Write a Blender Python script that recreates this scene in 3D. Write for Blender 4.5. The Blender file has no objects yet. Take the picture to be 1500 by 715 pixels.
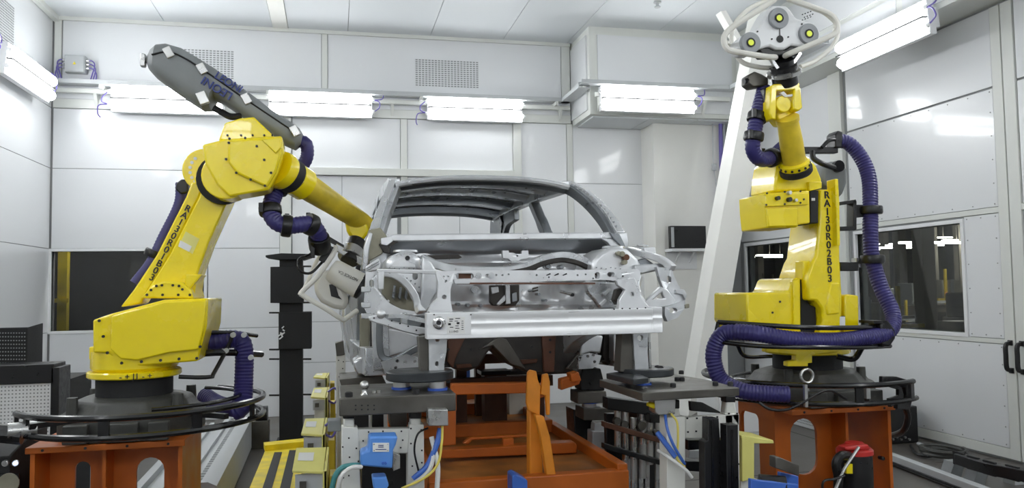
import bpy, math, random
from mathutils import Vector, Matrix
from mathutils.geometry import tessellate_polygon
random.seed(7)
V = Vector
SC = bpy.context.scene
COL = SC.collection

# ---------------------------------------------------------------- camera
FPX, YAW, PITCH, ROLL, CAM_H = 1171.0, .2194, .0559, -.0150, 1.7      # focal length in pixels of a 1500 wide frame
_fw = V((math.sin(YAW)*math.cos(PITCH), math.cos(YAW)*math.cos(PITCH), math.sin(PITCH)))
_rt0 = V((math.cos(YAW), -math.sin(YAW), 0)); _up0 = _rt0.cross(_fw)
_rt = _rt0*math.cos(ROLL) + _up0*math.sin(ROLL)
_up = _up0*math.cos(ROLL) - _rt0*math.sin(ROLL)
cam = bpy.data.cameras.new('camera'); cam.sensor_width = 36.0; cam.lens = 36.0*FPX/1500.0
cam.clip_end = 200
camo = bpy.data.objects.new('camera', cam); COL.objects.link(camo)
m = Matrix((_rt, _up, -_fw)).transposed().to_4x4(); m.translation = V((0, 0, CAM_H))
camo.matrix_world = m
SC.camera = camo

# ---------------------------------------------------------------- world and exposure
SC.view_settings.view_transform = 'Standard'; SC.view_settings.look = 'None'
SC.view_settings.gamma = 1.0; SC.view_settings.use_curve_mapping = False
SC.view_settings.exposure = 0.6
world = bpy.data.worlds.new('world'); SC.world = world; world.use_nodes = True
world.node_tree.nodes['Background'].inputs[0].default_value = (.55, .58, .6, 1)
world.node_tree.nodes['Background'].inputs[1].default_value = .05
SC.cycles.max_bounces = 10; SC.cycles.diffuse_bounces = 6; SC.cycles.glossy_bounces = 4
SC.cycles.transparent_max_bounces = 8
SC.cycles.sample_clamp_indirect = 6.0

# ---------------------------------------------------------------- pixel -> place helpers (distance from a plane the thing stands on or in)
def ray(x, y): return _fw + _rt*((x-750)/FPX) - _up*((y-357.5)/FPX)
CAMP = V((0, 0, CAM_H))
def W(x, y, Y):
    d = ray(x, y); return CAMP + d*(Y/d.y)
def WX(x, y, X):
    d = ray(x, y); return CAMP + d*(X/d.x)
def WZ(x, y, Z):
    d = ray(x, y); return CAMP + d*((Z-CAM_H)/d.z)
def MP(Y): return .000911*Y          # metres per pixel at distance Y

# ---------------------------------------------------------------- materials
MATS = {}
def mat(name, col, rough=.5, metal=0.0, noise=0.0, nscale=6.0, bump=0.0, bscale=40.0, emit=None, estr=0.0, coat=0.0, spec=.5, stretch=None):
    mt = bpy.data.materials.new(name); mt.use_nodes = True
    nt = mt.node_tree; b = nt.nodes['Principled BSDF']
    b.inputs['Base Color'].default_value = (*col, 1)
    b.inputs['Roughness'].default_value = rough; b.inputs['Metallic'].default_value = metal
    b.inputs['Specular IOR Level'].default_value = spec
    if coat: b.inputs['Coat Weight'].default_value = coat
    if emit: b.inputs['Emission Color'].default_value = (*emit, 1); b.inputs['Emission Strength'].default_value = estr
    if noise or bump:
        tc = nt.nodes.new('ShaderNodeTexCoord')
        mp = nt.nodes.new('ShaderNodeMapping'); nt.links.new(tc.outputs['Object'], mp.inputs[0])
        if stretch: mp.inputs['Scale'].default_value = stretch
    if noise:
        n = nt.nodes.new('ShaderNodeTexNoise'); n.inputs['Scale'].default_value = nscale; n.inputs['Detail'].default_value = 5
        nt.links.new(mp.outputs[0], n.inputs['Vector'])
        r = nt.nodes.new('ShaderNodeMapRange'); r.inputs[1].default_value = .3; r.inputs[2].default_value = .7
        r.inputs[3].default_value = 1-noise; r.inputs[4].default_value = 1+noise*.5
        nt.links.new(n.outputs['Fac'], r.inputs[0])
        mx = nt.nodes.new('ShaderNodeMix'); mx.data_type = 'RGBA'; mx.blend_type = 'MULTIPLY'; mx.inputs[0].default_value = 1
        mx.inputs[6].default_value = (*col, 1); nt.links.new(r.outputs[0], mx.inputs[7])
        nt.links.new(mx.outputs[2], b.inputs['Base Color'])
        r2 = nt.nodes.new('ShaderNodeMapRange'); r2.inputs[1].default_value = .3; r2.inputs[2].default_value = .7
        r2.inputs[3].default_value = max(.03, rough-.1); r2.inputs[4].default_value = min(1, rough+.1)
        nt.links.new(n.outputs['Fac'], r2.inputs[0]); nt.links.new(r2.outputs[0], b.inputs['Roughness'])
    if bump:
        n2 = nt.nodes.new('ShaderNodeTexNoise'); n2.inputs['Scale'].default_value = bscale; n2.inputs['Detail'].default_value = 3
        nt.links.new(mp.outputs[0], n2.inputs['Vector'])
        bp = nt.nodes.new('ShaderNodeBump'); bp.inputs['Strength'].default_value = bump; bp.inputs['Distance'].default_value = .01
        nt.links.new(n2.outputs['Fac'], bp.inputs['Height']); nt.links.new(bp.outputs[0], b.inputs['Normal'])
    MATS[name] = mt
    return mt

mat('panel', (.78, .795, .81), .26, coat=.35)
MATS['panel'].node_tree.nodes['Principled BSDF'].inputs['Coat Roughness'].default_value = .06
mat('ceiling', (.70, .73, .75), .35)
mat('strip', (.72, .735, .70), .45)
mat('cream', (.90, .895, .85), .5, noise=.03, nscale=2)
mat('white', (.82, .83, .84), .4)
mat('seam', (.30, .31, .315), .8)
mat('floor', (.105, .096, .086), .42, noise=.35, nscale=1.2, bump=.1, bscale=30)
mat('floor_seam', (.07, .065, .06), .8)
mat('yellow', (.93, .74, .004), .27, noise=.04, nscale=3, coat=.4)
mat('yellow_worn', (.72, .54, .03), .45, noise=.4, nscale=5)
mat('yellow_pale', (.78, .73, .22), .4, noise=.06)
mat('yellow_floor', (.85, .66, .02), .5, noise=.25, nscale=7)
mat('purple', (.034, .029, .15), .40, noise=.1, nscale=12)
mat('purple_cable', (.16, .13, .42), .5)
mat('black', (.007, .007, .008), .36, noise=.2, nscale=20)
mat('black_matte', (.011, .0115, .0125), .7, bump=.15, bscale=60)
mat('black_gloss', (.008, .008, .009), .2)
mat('cast', (.055, .056, .051), .5, noise=.25, nscale=6, bump=.2, bscale=50)
mat('steel_dark', (.125, .118, .104), .42, .6, noise=.3, nscale=7)
mat('disc_dark', (.045, .050, .055), .42, .4, noise=.25, nscale=8)
mat('steel', (.55, .55, .54), .3, .95, noise=.12, nscale=10)
mat('chrome', (.75, .75, .75), .16, 1.0)
mat('alu', (.64, .655, .67), .32, .8, noise=.16, nscale=9, bump=.02, bscale=10)
mat('alu_bright', (.74, .75, .765), .34, .6, noise=.10, nscale=8)
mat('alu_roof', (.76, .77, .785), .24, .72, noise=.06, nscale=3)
mat('alu_shade', (.26, .275, .29), .33, .9, noise=.2, nscale=6)  # darker copy of the aluminium, shade put into its colour
mat('beam_alu', (.84, .85, .86), .36, .35, noise=.04, nscale=2, stretch=(1, 1, 14))
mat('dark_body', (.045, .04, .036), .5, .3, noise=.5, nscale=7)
mat('brown_body', (.12, .05, .028), .5, .2, noise=.45, nscale=6)
mat('sealer', (.30, .285, .215), .5, .35, noise=.25, nscale=8)
mat('orange', (.50, .115, .008), .42, noise=.2, nscale=5)
mat('orange_bright', (.78, .27, .02), .4, noise=.2, nscale=6)
mat('orange_deck', (.42, .16, .035), .55, noise=.6, nscale=4)
mat('beige', (.78, .765, .70), .42, noise=.05, nscale=6)
mat('fixture_white', (.72, .72, .67), .5, noise=.06, nscale=8)
mat('blue', (.045, .14, .52), .4, noise=.08, nscale=8)
mat('blue_light', (.10, .28, .72), .38, noise=.05, nscale=8)
mat('blue_ring', (.03, .09, .42), .4)
mat('grey_housing', (.22, .235, .24), .5, noise=.12, nscale=6)
mat('grey_pale', (.50, .52, .53), .45, noise=.06)
mat('grey_mid', (.30, .315, .33), .4)
mat('red', (.55, .03, .025), .35)
mat('lens', (.02, .02, .02), .1)
mat('lens_green', (.55, .62, .06), .15, emit=(.75, .85, .1), estr=.25)
mat('ink', (.012, .012, .014), .6)
mat('ink_blue', (.03, .05, .22), .5)
mat('ink_white', (.8, .8, .8), .6)
mat('paper', (.8, .8, .78), .6)
mat('led_blue', (.2, .4, .9), .3, emit=(.45, .6, 1.0), estr=3)
mat('led_warm', (.9, .3, .1), .3, emit=(1, .3, .1), estr=2)
mat('wire_yellow', (.75, .62, .12), .5)
mat('wire_white', (.7, .7, .68), .5)
mat('green_teal', (.05, .22, .22), .5)
mat('hall_dark', (.035, .036, .036), .8, noise=.3, nscale=2)
mat('hall_mid', (.22, .20, .165), .7, noise=.4, nscale=2)
mat('tube', (.9, .92, .93), .4, emit=(.97, .99, 1.0), estr=13.0)
mat('tube_post_fill', (.9, .9, .9), .4, emit=(1, .98, .92), estr=60)
mat('tube_hall', (.9, .9, .9), .4, emit=(1, .98, .92), estr=26)

def glass_mat(name, tint, refl):
    mt = bpy.data.materials.new(name); mt.use_nodes = True; nt = mt.node_tree
    for n in list(nt.nodes): nt.nodes.remove(n)
    o = nt.nodes.new('ShaderNodeOutputMaterial'); mx = nt.nodes.new('ShaderNodeMixShader')
    t = nt.nodes.new('ShaderNodeBsdfTransparent'); t.inputs[0].default_value = (*tint, 1)
    g = nt.nodes.new('ShaderNodeBsdfGlossy'); g.inputs['Roughness'].default_value = .03; g.inputs[0].default_value = (.9, .9, .9, 1)
    mx.inputs[0].default_value = refl
    nt.links.new(t.outputs[0], mx.inputs[1]); nt.links.new(g.outputs[0], mx.inputs[2]); nt.links.new(mx.outputs[0], o.inputs[0])
    MATS[name] = mt
glass_mat('glass', (.72, .74, .72), .07)
glass_mat('glass_dark', (.55, .56, .56), .04)

# ---------------------------------------------------------------- mesh builder
def smooth_path(pts, n=6, closed=False):
    P = [V(p) for p in pts]; out = []
    N = len(P)
    for i in range(N if closed else N-1):
        p0 = P[i-1] if (i > 0 or closed) else P[0]*2-P[1]
        p1 = P[i]; p2 = P[(i+1) % N]
        p3 = P[(i+2) % N] if (i+2 < N or closed) else p2*2-p1
        for k in range(n):
            t = k/n; t2 = t*t; t3 = t2*t
            out.append(.5*((2*p1)+(p2-p0)*t+(2*p0-5*p1+4*p2-p3)*t2+(3*p1-p0-3*p2+p3)*t3))
    if not closed: out.append(P[-1].copy())
    return out
def resample(pts, step):
    out = [pts[0].copy()]; acc = 0.0
    for a, b in zip(pts, pts[1:]):
        L = (b-a).length; pos = 0.0
        while L > 0 and acc + (L-pos) >= step:
            pos += step-acc; acc = 0.0; out.append(a.lerp(b, pos/L))
        acc += L-pos
    return out
def circ(cx, cy, r, n=14, ry=None):
    ry = ry or r
    return [(cx+r*math.cos(2*math.pi*k/n), cy+ry*math.sin(2*math.pi*k/n)) for k in range(n)]
def slot(cx, cy, rx, ry, n=5, r=None):
    r = r or min(rx, ry); out = []
    for qx, qy, a0 in ((1, 1, 0), (-1, 1, 90), (-1, -1, 180), (1, -1, 270)):
        for k in range(n):
            a = math.radians(a0+90*k/(n-1)); out.append((cx+qx*(rx-r)+r*math.cos(a), cy+qy*(ry-r)+r*math.sin(a)))
    return out

class MB:
    def __init__(s): s.v = []; s.f = []
    def add(s, vs, fs):
        o = len(s.v); s.v += [V(p) for p in vs]; s.f += [tuple(o+i for i in f) for f in fs]; return s
    def box(s, lo, hi):
        x0, y0, z0 = lo; x1, y1, z1 = hi
        if x0 > x1: x0, x1 = x1, x0
        if y0 > y1: y0, y1 = y1, y0
        if z0 > z1: z0, z1 = z1, z0
        return s.add([(x0,y0,z0),(x1,y0,z0),(x1,y1,z0),(x0,y1,z0),(x0,y0,z1),(x1,y0,z1),(x1,y1,z1),(x0,y1,z1)],
                     [(0,3,2,1),(4,5,6,7),(0,1,5,4),(1,2,6,5),(2,3,7,6),(3,0,4,7)])
    def cbox(s, c, size, rot=None):
        c = V(c); h = V(size)/2; R = rot or Matrix.Identity(3); vs = []
        for z in (-1, 1):
            for x, y in ((-1,-1),(1,-1),(1,1),(-1,1)): vs.append(c + R @ V((x*h.x, y*h.y, z*h.z)))
        return s.add(vs, [(0,3,2,1),(4,5,6,7),(0,1,5,4),(1,2,6,5),(2,3,7,6),(3,0,4,7)])
    def plate(s, outer, ex, holes=()):
        """flat outline (3D points) extruded by the vector ex, with holes cut through"""
        loops = [[V(p) for p in outer]]+[[V(p) for p in h] for h in holes]
        ex = V(ex); flat = [p for L in loops for p in L]; n = len(flat)
        if holes:
            tri = tessellate_polygon(loops)
            fs = [tuple(t) for t in tri]
        else: fs = [tuple(range(n))]
        fs2 = fs + [tuple(n+i for i in reversed(f)) for f in fs]; o = 0
        for L in loops:
            k = len(L)
            for i in range(k): fs2.append((o+i, o+(i+1) % k, n+o+(i+1) % k, n+o+i))
            o += k
        return s.add(flat+[p+ex for p in flat], fs2)
    def slab(s, px, Y, t, holes=()):
        return s.plate([W(x, y, Y) for x, y in px], (0, t, 0), [[W(x, y, Y) for x, y in h] for h in holes])
    def pbox(s, x0, y0, x1, y1, Y, t):
        return s.slab([(x0, y0), (x1, y0), (x1, y1), (x0, y1)], Y, t)
    def ring(s, c, u, w, r, n):
        return [V(c)+u*(r*math.cos(2*math.pi*k/n))+w*(r*math.sin(2*math.pi*k/n)) for k in range(n)]
    def tube(s, pts, r, n=10, closed=False, caps=True):
        P = [V(p) for p in pts]; N = len(P); rr = r if isinstance(r, (list, tuple)) else [r]*N
        prev = None; vs = []
        for i in range(N):
            if closed: d = P[(i+1) % N]-P[i-1]
            else: d = P[min(i+1, N-1)]-P[max(i-1, 0)]
            if d.length < 1e-9: d = V((0, 0, 1))
            d.normalize()
            if prev is None:
                a = V((0, 0, 1)) if abs(d.z) < .9 else V((0, 1, 0)); u = d.cross(a).normalized()
            else:
                u = prev - d*prev.dot(d); u = u.normalized() if u.length > 1e-6 else d.orthogonal().normalized()
            prev = u; vs += s.ring(P[i], u, d.cross(u), rr[i], n)
        fs = []
        for i in range(N if closed else N-1):
            a = i*n; b = ((i+1) % N)*n
            for k in range(n): fs.append((a+k, a+(k+1) % n, b+(k+1) % n, b+k))
        if caps and not closed: fs += [tuple(range(n-1, -1, -1)), tuple(range((N-1)*n, N*n))]
        return s.add(vs, fs)
    def cyl(s, p0, p1, r0, r1=None, n=20): return s.tube([p0, p1], [r0, r0 if r1 is None else r1], n)
    def hose(s, pts, r, n=14, pitch=.022):
        P = resample(smooth_path(pts, 10), pitch/2); rr = [r*(1.0 if i % 2 else .925) for i in range(len(P))]
        return s.tube(P, rr, n)
    def lathe(s, prof, o, axis=(0, 0, 1), n=28):
        ax = V(axis).normalized(); u = ax.orthogonal().normalized(); w = ax.cross(u); vs = []; fs = []
        for r, h in prof: vs += s.ring(V(o)+ax*h, u, w, max(r, 1e-4), n)
        for i in range(len(prof)-1):
            for k in range(n): fs.append((i*n+k, i*n+(k+1) % n, (i+1)*n+(k+1) % n, (i+1)*n+k))
        fs += [tuple(range(n-1, -1, -1)), tuple(range((len(prof)-1)*n, len(prof)*n))]
        return s.add(vs, fs)
    def sphere(s, c, r, n=16, m=10, sc=(1, 1, 1)):
        prof = [(math.sin(math.pi*i/m), -math.cos(math.pi*i/m)) for i in range(m+1)]; vs = []; fs = []
        for a, h in prof:
            for k in range(n): vs.append(V(c)+V((a*r*sc[0]*math.cos(2*math.pi*k/n), a*r*sc[1]*math.sin(2*math.pi*k/n), h*r*sc[2])))
        for i in range(m):
            for k in range(n): fs.append((i*n+k, i*n+(k+1) % n, (i+1)*n+(k+1) % n, (i+1)*n+k))
        return s.add(vs, fs)
    def beam(s, pts, w, h, up=(0, 0, 1)):
        """rectangular section swept along pts; w across, h along 'up'"""
        P = [V(p) for p in pts]; N = len(P); vs = []; fs = []
        ww = w if isinstance(w, (list, tuple)) else [w]*N; hh = h if isinstance(h, (list, tuple)) else [h]*N
        for i in range(N):
            d = (P[min(i+1, N-1)]-P[max(i-1, 0)]).normalized(); a = d.cross(V(up))
            a = a.normalized() if a.length > 1e-5 else d.orthogonal().normalized(); b = a.cross(d).normalized()
            for q, e in ((-1,-1),(1,-1),(1,1),(-1,1)): vs.append(P[i]+a*(q*ww[i]/2)+b*(e*hh[i]/2))
        for i in range(N-1):
            for k in range(4): fs.append((i*4+k, i*4+(k+1) % 4, (i+1)*4+(k+1) % 4, (i+1)*4+k))
        fs += [(3,2,1,0), tuple(range((N-1)*4, N*4))]
        return s.add(vs, fs)
    def sheet(s, fn, nu, nv, t=None):
        vs = [V(fn(i/nu, j/nv)) for j in range(nv+1) for i in range(nu+1)]
        fs = [(j*(nu+1)+i, j*(nu+1)+i+1, (j+1)*(nu+1)+i+1, (j+1)*(nu+1)+i) for j in range(nv) for i in range(nu)]
        if t:
            t = V(t); n = len(vs); B = [(j*(nu+1)+i) for j in (0,) for i in range(nu+1)]
            loop = [i for i in range(nu+1)]+[j*(nu+1)+nu for j in range(1, nv+1)]+[nv*(nu+1)+i for i in range(nu-1, -1, -1)]+[j*(nu+1) for j in range(nv-1, 0, -1)]
            fs = fs+[tuple(n+i for i in reversed(f)) for f in fs]
            for a, b in zip(loop, loop[1:]+loop[:1]): fs.append((a, b, n+b, n+a))
            vs = vs+[p+t for p in vs]
        return s.add(vs, fs)
    def build(s, name, m, parent=None, smooth=True, bevel=0.0, kind=None, seg=2, label=None):
        off = root_loc(parent) if parent else V((0, 0, 0))
        me = bpy.data.meshes.new(name); me.from_pydata([p-off for p in s.v], [], s.f); me.validate(); me.update()
        fix_normals(me)
        if smooth:
            me.polygons.foreach_set('use_smooth', [True]*len(me.polygons)); me.set_sharp_from_angle(angle=math.radians(34))
        me.materials.append(MATS[m])
        o = bpy.data.objects.new(name, me); COL.objects.link(o)
        if parent: o.parent = parent
        if bevel:
            b = o.modifiers.new('bevel', 'BEVEL'); b.width = bevel; b.segments = seg; b.limit_method = 'ANGLE'; b.angle_limit = math.radians(35)
            b.harden_normals = False
        if kind: o['kind'] = kind
        if label: o['label'] = label
        return o
def fix_normals(me):
    import bmesh
    bm = bmesh.new(); bm.from_mesh(me); bmesh.ops.recalc_face_normals(bm, faces=bm.faces); bm.to_mesh(me); bm.free()
def root_loc(o):
    while o.parent: o = o.parent
    return V(o.location)
def tag(o, label, cat, group=None):
    o['label'] = label; o['category'] = cat
    if group: o['group'] = group
    return o
def thing(name, loc, label, cat, group=None):
    o = bpy.data.objects.new(name, None); COL.objects.link(o); o.location = V(loc); o.empty_display_size = .1
    return tag(o, label, cat, group)
def struct(o): o['kind'] = 'structure'; return o
def copy_tree(o, parent=None):
    c = o.copy(); COL.objects.link(c)
    if parent: c.parent = parent
    for ch in list(o.children): copy_tree(ch, c)
    return c
def text_mesh(txt, size, depth=.002, spacing=1.0, bold=0.0):
    cu = bpy.data.curves.new('t', 'FONT'); cu.body = txt; cu.size = size; cu.extrude = depth; cu.align_x = 'CENTER'; cu.align_y = 'CENTER'
    cu.space_character = spacing; cu.offset = bold; cu.space_line = .82
    ob = bpy.data.objects.new('t', cu); COL.objects.link(ob)
    dg = bpy.context.evaluated_depsgraph_get(); dg.update()
    me = bpy.data.meshes.new_from_object(ob.evaluated_get(dg)); COL.objects.unlink(ob); bpy.data.objects.remove(ob)
    return me
def lettering(txt, size, c, right, up, m, parent, name='lettering', bold=0.0, **k):
    """flat print at c reading along 'right'"""
    me = text_mesh(txt, size, bold=bold, **k); r = V(right).normalized(); n = r.cross(V(up)).normalized(); u = n.cross(r)
    M = Matrix((r, u, n)).transposed().to_4x4(); M.translation = V(c)-(root_loc(parent) if parent else V())
    me.transform(M); me.materials.clear(); me.materials.append(MATS[m])
    o = bpy.data.objects.new(name, me); COL.objects.link(o)
    if parent: o.parent = parent
    return o

# ================================================================= THE ROOM
XL, XR, YB, YN, ZC = -3.65, 6.26, 11.5, -3.5, 5.40
SOF_X, SOF_Y, SOF_Z = 3.50, 10.6, 4.12          # boxed-out soffit at the back right
BLK_X, BLK_Z = 5.80, 4.38                       # bulkhead along the right wall
def bx(name, lo, hi, m, parent=None, **k): return MB().box(lo, hi).build(name, m, parent, **k)

fl = struct(bx('floor', (XL-.2, YN-.2, -.12), (XR+.25, YB+.2, 0), 'floor'))
for X in (-2.4, 1.6, 5.15): bx('floor_joint', (X, YN, 0), (X+.012, YB, .002), 'floor_seam', fl)
for Y in (3.2, 6.6, 9.3): bx('floor_joint', (XL, Y, 0), (XR, Y+.012, .002), 'floor_seam', fl)

ce = struct(bx('ceiling', (XL-.2, YN-.2, ZC+.03), (XR+.25, YB+.2, ZC+.15), 'seam'))
cx = [XL, -2.25, -.83, -.62, .20, 1.38, 2.46, 3.45, 4.6, 5.8]
for a, b in zip(cx, cx[1:]):
    if abs(b-a) < .3: bx('beam', (a+.004, YN, ZC-.012), (b-.004, YB, ZC+.03), 'cream', ce); continue
    for y0, y1 in ((YN, 1.0), (1.0, 5.0), (5.0, 8.5), (8.5, YB)):
        bx('panel', (a+.004, y0+.004, ZC), (b-.004, y1-.004, ZC+.03), 'ceiling', ce)
for lo, hi in (((XL, YB-.06, ZC-.05), (3.5, YB-.03, ZC)), ((XL+.03, YN, ZC-.07), (XL+.10, YB, ZC))):
    bx('edge_trim', lo, hi, 'strip', ce)

def wall_from(name, outer, ex, holes=()):
    return struct(MB().plate(outer, ex, holes).build(name, 'seam', smooth=False))
# ---- back wall, with the dark window
def zb(y, x=400): return W(x, y, YB).z
def xb(x, y=300): return W(x, y, YB).x
wz0, wz1 = 1.235, 2.275; wx0, wx1 = -3.60, -1.72
wb = wall_from('wall_back', [(XL-.1, YB, 0), (XR+.2, YB, 0), (XR+.2, YB, ZC+.1), (XL-.1, YB, ZC+.1)], (0, .12, 0),
               [[(wx0, YB, wz0), (wx1, YB, wz0), (wx1, YB, wz1), (wx0, YB, wz1)]])
def bpanel(x0, x1, z0, z1, m='panel', d=.02, parent=wb, name='panel'):
    return bx(name, (x0+.003, YB-d, z0+.003), (x1-.003, YB, z1-.003), m, parent, bevel=.003)
zt = [0, 1.22, 2.31, 3.37, 4.17]                 # joints of the lower field, up to the band under the tray
cols = [XL+.04, xb(410)]
bpanel(cols[0], cols[1], 0, zt[1]); bpanel(wx1+.05, cols[1], zt[1], zt[2])
bpanel(cols[0], cols[1], zt[2], zt[3]); bpanel(cols[0], cols[1], zt[3], zt[4])
bpanel(xb(428), xb(587), 3.44, zt[4]); bpanel(xb(597), xb(752), 3.44, zt[4])
bpanel(xb(410), xb(427), 0, zt[4], 'strip', .05, name='post')
bpanel(xb(587), xb(597), 0, zt[4], 'strip', .045, name='post')
bpanel(xb(752), xb(764), 0, zt[4], 'strip', .06, name='post')
bpanel(xb(427), xb(752), 3.33, 3.44, 'strip', .09, name='door_head')
for a, b in ((428, 501), (501, 582), (597, 673), (673, 752)):
    for z0, z1 in ((0, .72), (.72, 1.28), (1.28, 3.33)): bpanel(xb(a), xb(b), z0, z1, 'panel', .012)
for z0, z1 in ((0, 1.2), (1.2, 2.31), (2.31, 3.27), (3.27, zt[4])):
    bpanel(xb(764), xb(831), z0, z1); bpanel(xb(840), xb(946)+.6, z0, z1)
bpanel(xb(831), xb(840), 0, zt[4], 'strip', .035, name='post')
bpanel(XL+.04, SOF_X, zt[4], 4.30, 'strip', .04, name='band'); bpanel(XL+.04, SOF_X, 4.30, 4.50, 'panel', .015)
bpanel(XL+.14, xb(471, 90), 4.50, ZC-.04); bpanel(xb(480, 90), SOF_X-.14, 4.50, ZC-.04)
bpanel(XL+.04, XL+.13, 4.50, ZC-.04, 'strip', .03, name='post'); bpanel(xb(471, 90), xb(480, 90), 4.50, ZC-.04, 'strip', .03, name='post')
bpanel(SOF_X-.14, SOF_X, 4.50, ZC-.04, 'strip', .03, name='post')
# ---- left wall
wl = wall_from('wall_left', [(XL, YN-.1, 0), (XL, YB, 0), (XL, YB, ZC+.1), (XL, YN-.1, ZC+.1)], (-.12, 0, 0))
for y0, y1 in ((-3.5, .3), (.3, 4.1), (4.1, 7.9), (7.9, YB-.02)):
    for z0, z1 in ((0, 1.22), (1.22, 2.31), (2.31, 3.37), (3.37, 4.17), (4.17, ZC-.04)):
        bx('panel', (XL, y0+.003, z0+.003), (XL+.02, y1-.003, z1-.003), 'panel', wl, bevel=.003)
# ---- wall behind the camera
wn = wall_from('wall_near', [(XL-.1, YN, 0), (XR+.2, YN, 0), (XR+.2, YN, ZC+.1), (XL-.1, YN, ZC+.1)], (0, -.12, 0))
for k in range(5):
    for z0, z1 in ((0, 2.31), (2.31, ZC)): bx('panel', (XL+k*1.98+.006, YN, z0+.006), (XL+k*1.98+1.97, YN+.02, z1-.006), 'panel', wn)
# ---- right wall with two windows and a double door
WA = (9.15, 11.30); WBn = (6.94, 8.62); rz0, rz1 = 1.185, 2.30
hole = lambda a, b: [(XR, a, rz0), (XR, b, rz0), (XR, b, rz1), (XR, a, rz1)]
wr = wall_from('wall_right', [(XR, YN-.1, 0), (XR, YB, 0), (XR, YB, ZC+.1), (XR, YN-.1, ZC+.1)], (.12, 0, 0), [hole(*WA), hole(*WBn)])
def rpanel(y0, y1, z0, z1, m='panel', d=.02, name='panel', parent=wr):
    return bx(name, (XR-d, y0+.003, z0+.003), (XR, y1-.003, z1-.003), m, parent, bevel=.003)
for y0, y1 in ((9.05, 11.45), ):
    rpanel(y0, y1, .02, rz0-.09); rpanel(y0, y1, rz1+.07, BLK_Z)
rpanel(8.78, 9.04, 0, BLK_Z, 'strip', .055, 'post')
rpanel(8.74, 8.78, 0, BLK_Z, 'seam', .006, 'door_gap')
for y0, y1 in ((6.46, 8.72), (2.9, 6.18), (-.3, 2.7), (-3.4, -.4)):
    win = y0 == 6.46
    rpanel(y0, y1, .12, 1.10); rpanel(y0, y1, 2.42, 3.575); rpanel(y0, y1, 3.59, 4.36)
    if win: rpanel(6.46, 6.90, 1.15, 2.36)
    else: rpanel(y0, y1, 1.15, 2.36)
    for z0, z1 in ((1.10, 1.15), (2.36, 2.42), (.02, .12)): rpanel(y0-.06, y1+.02, z0, z1, 'strip', .025, 'rail')
for y0, y1 in ((6.335, 6.455), (6.19, 6.325), (2.7, 2.9), (-.4, -.3)): rpanel(y0, y1, .02, 4.36, 'strip', .03, 'stile')
def screws(y0, y1, z0, z1, ny, nz):
    mb = MB()
    for i in range(ny):
        for z in (z0+.03, z1-.03): mb.cyl((XR-.02, y0+.04+(y1-y0-.08)*i/(ny-1), z), (XR-.024, y0+.04+(y1-y0-.08)*i/(ny-1), z), .007, n=6)
    for j in range(1, nz):
        for y in (y0+.04, y1-.04): mb.cyl((XR-.02, y, z0+(z1-z0)*j/nz), (XR-.024, y, z0+(z1-z0)*j/nz), .007, n=6)
    mb.build('rivets', 'seam', wr, kind='stuff')
screws(6.46, 8.72, .12, 1.10, 9, 5); screws(6.46, 6.90, 1.15, 2.36, 3, 5); screws(6.46, 8.72, 2.42, 3.575, 9, 5); screws(2.9, 6.18, 1.15, 2.36, 8, 5)
for y in (6.385, 6.255):
    h = MB().beam(smooth_path([(XR-.03, y, .86), (XR-.085, y, .88), (XR-.09, y, 1.0), (XR-.085, y, 1.10), (XR-.03, y, 1.12)], 4), .035, .03, (0, 1, 0))
    h.cbox((XR-.035, y, .86), (.02, .05, .05)); h.cbox((XR-.035, y, 1.12), (.02, .05, .05)); h.build('door_handle', 'black', wr, bevel=.004)
# ---- windows
def window(name, frame_boxes, pane_lo, pane_hi, glass):
    mb = MB()
    for lo, hi in frame_boxes: mb.box(lo, hi)
    w = struct(mb.build(name, 'white', bevel=.003)); bx('pane', pane_lo, pane_hi, glass, w, smooth=False); return w
def frame_x(X, y0, y1, z0, z1, t=.05, d=.035):
    return [((X-d, y0-t, z0-t), (X+.05, y1+t, z0)), ((X-d, y0-t, z1), (X+.05, y1+t, z1+t)), ((X-d, y0-t, z0), (X+.05, y0, z1)), ((X-d, y1, z0), (X+.05, y1+t, z1))]
window('window_1', [((wx0-.045, YB-.03, wz0-.035), (wx1+.04, YB+.05, wz0)), ((wx0-.045, YB-.03, wz1), (wx1+.04, YB+.05, wz1+.035)),
                    ((wx0-.045, YB-.03, wz0), (wx0, YB+.05, wz1)), ((wx1, YB-.03, wz0), (wx1+.04, YB+.05, wz1))],
       (wx0, YB+.02, wz0), (wx1, YB+.028, wz1), 'glass_dark')
window('window_2', frame_x(XR, *WA, rz0, rz1), (XR+.02, WA[0], rz0), (XR+.028, WA[1], rz1), 'glass')
window('window_3', frame_x(XR, *WBn, rz0, rz1, .04), (XR+.02, WBn[0], rz0), (XR+.028, WBn[1], rz1), 'glass')
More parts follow.
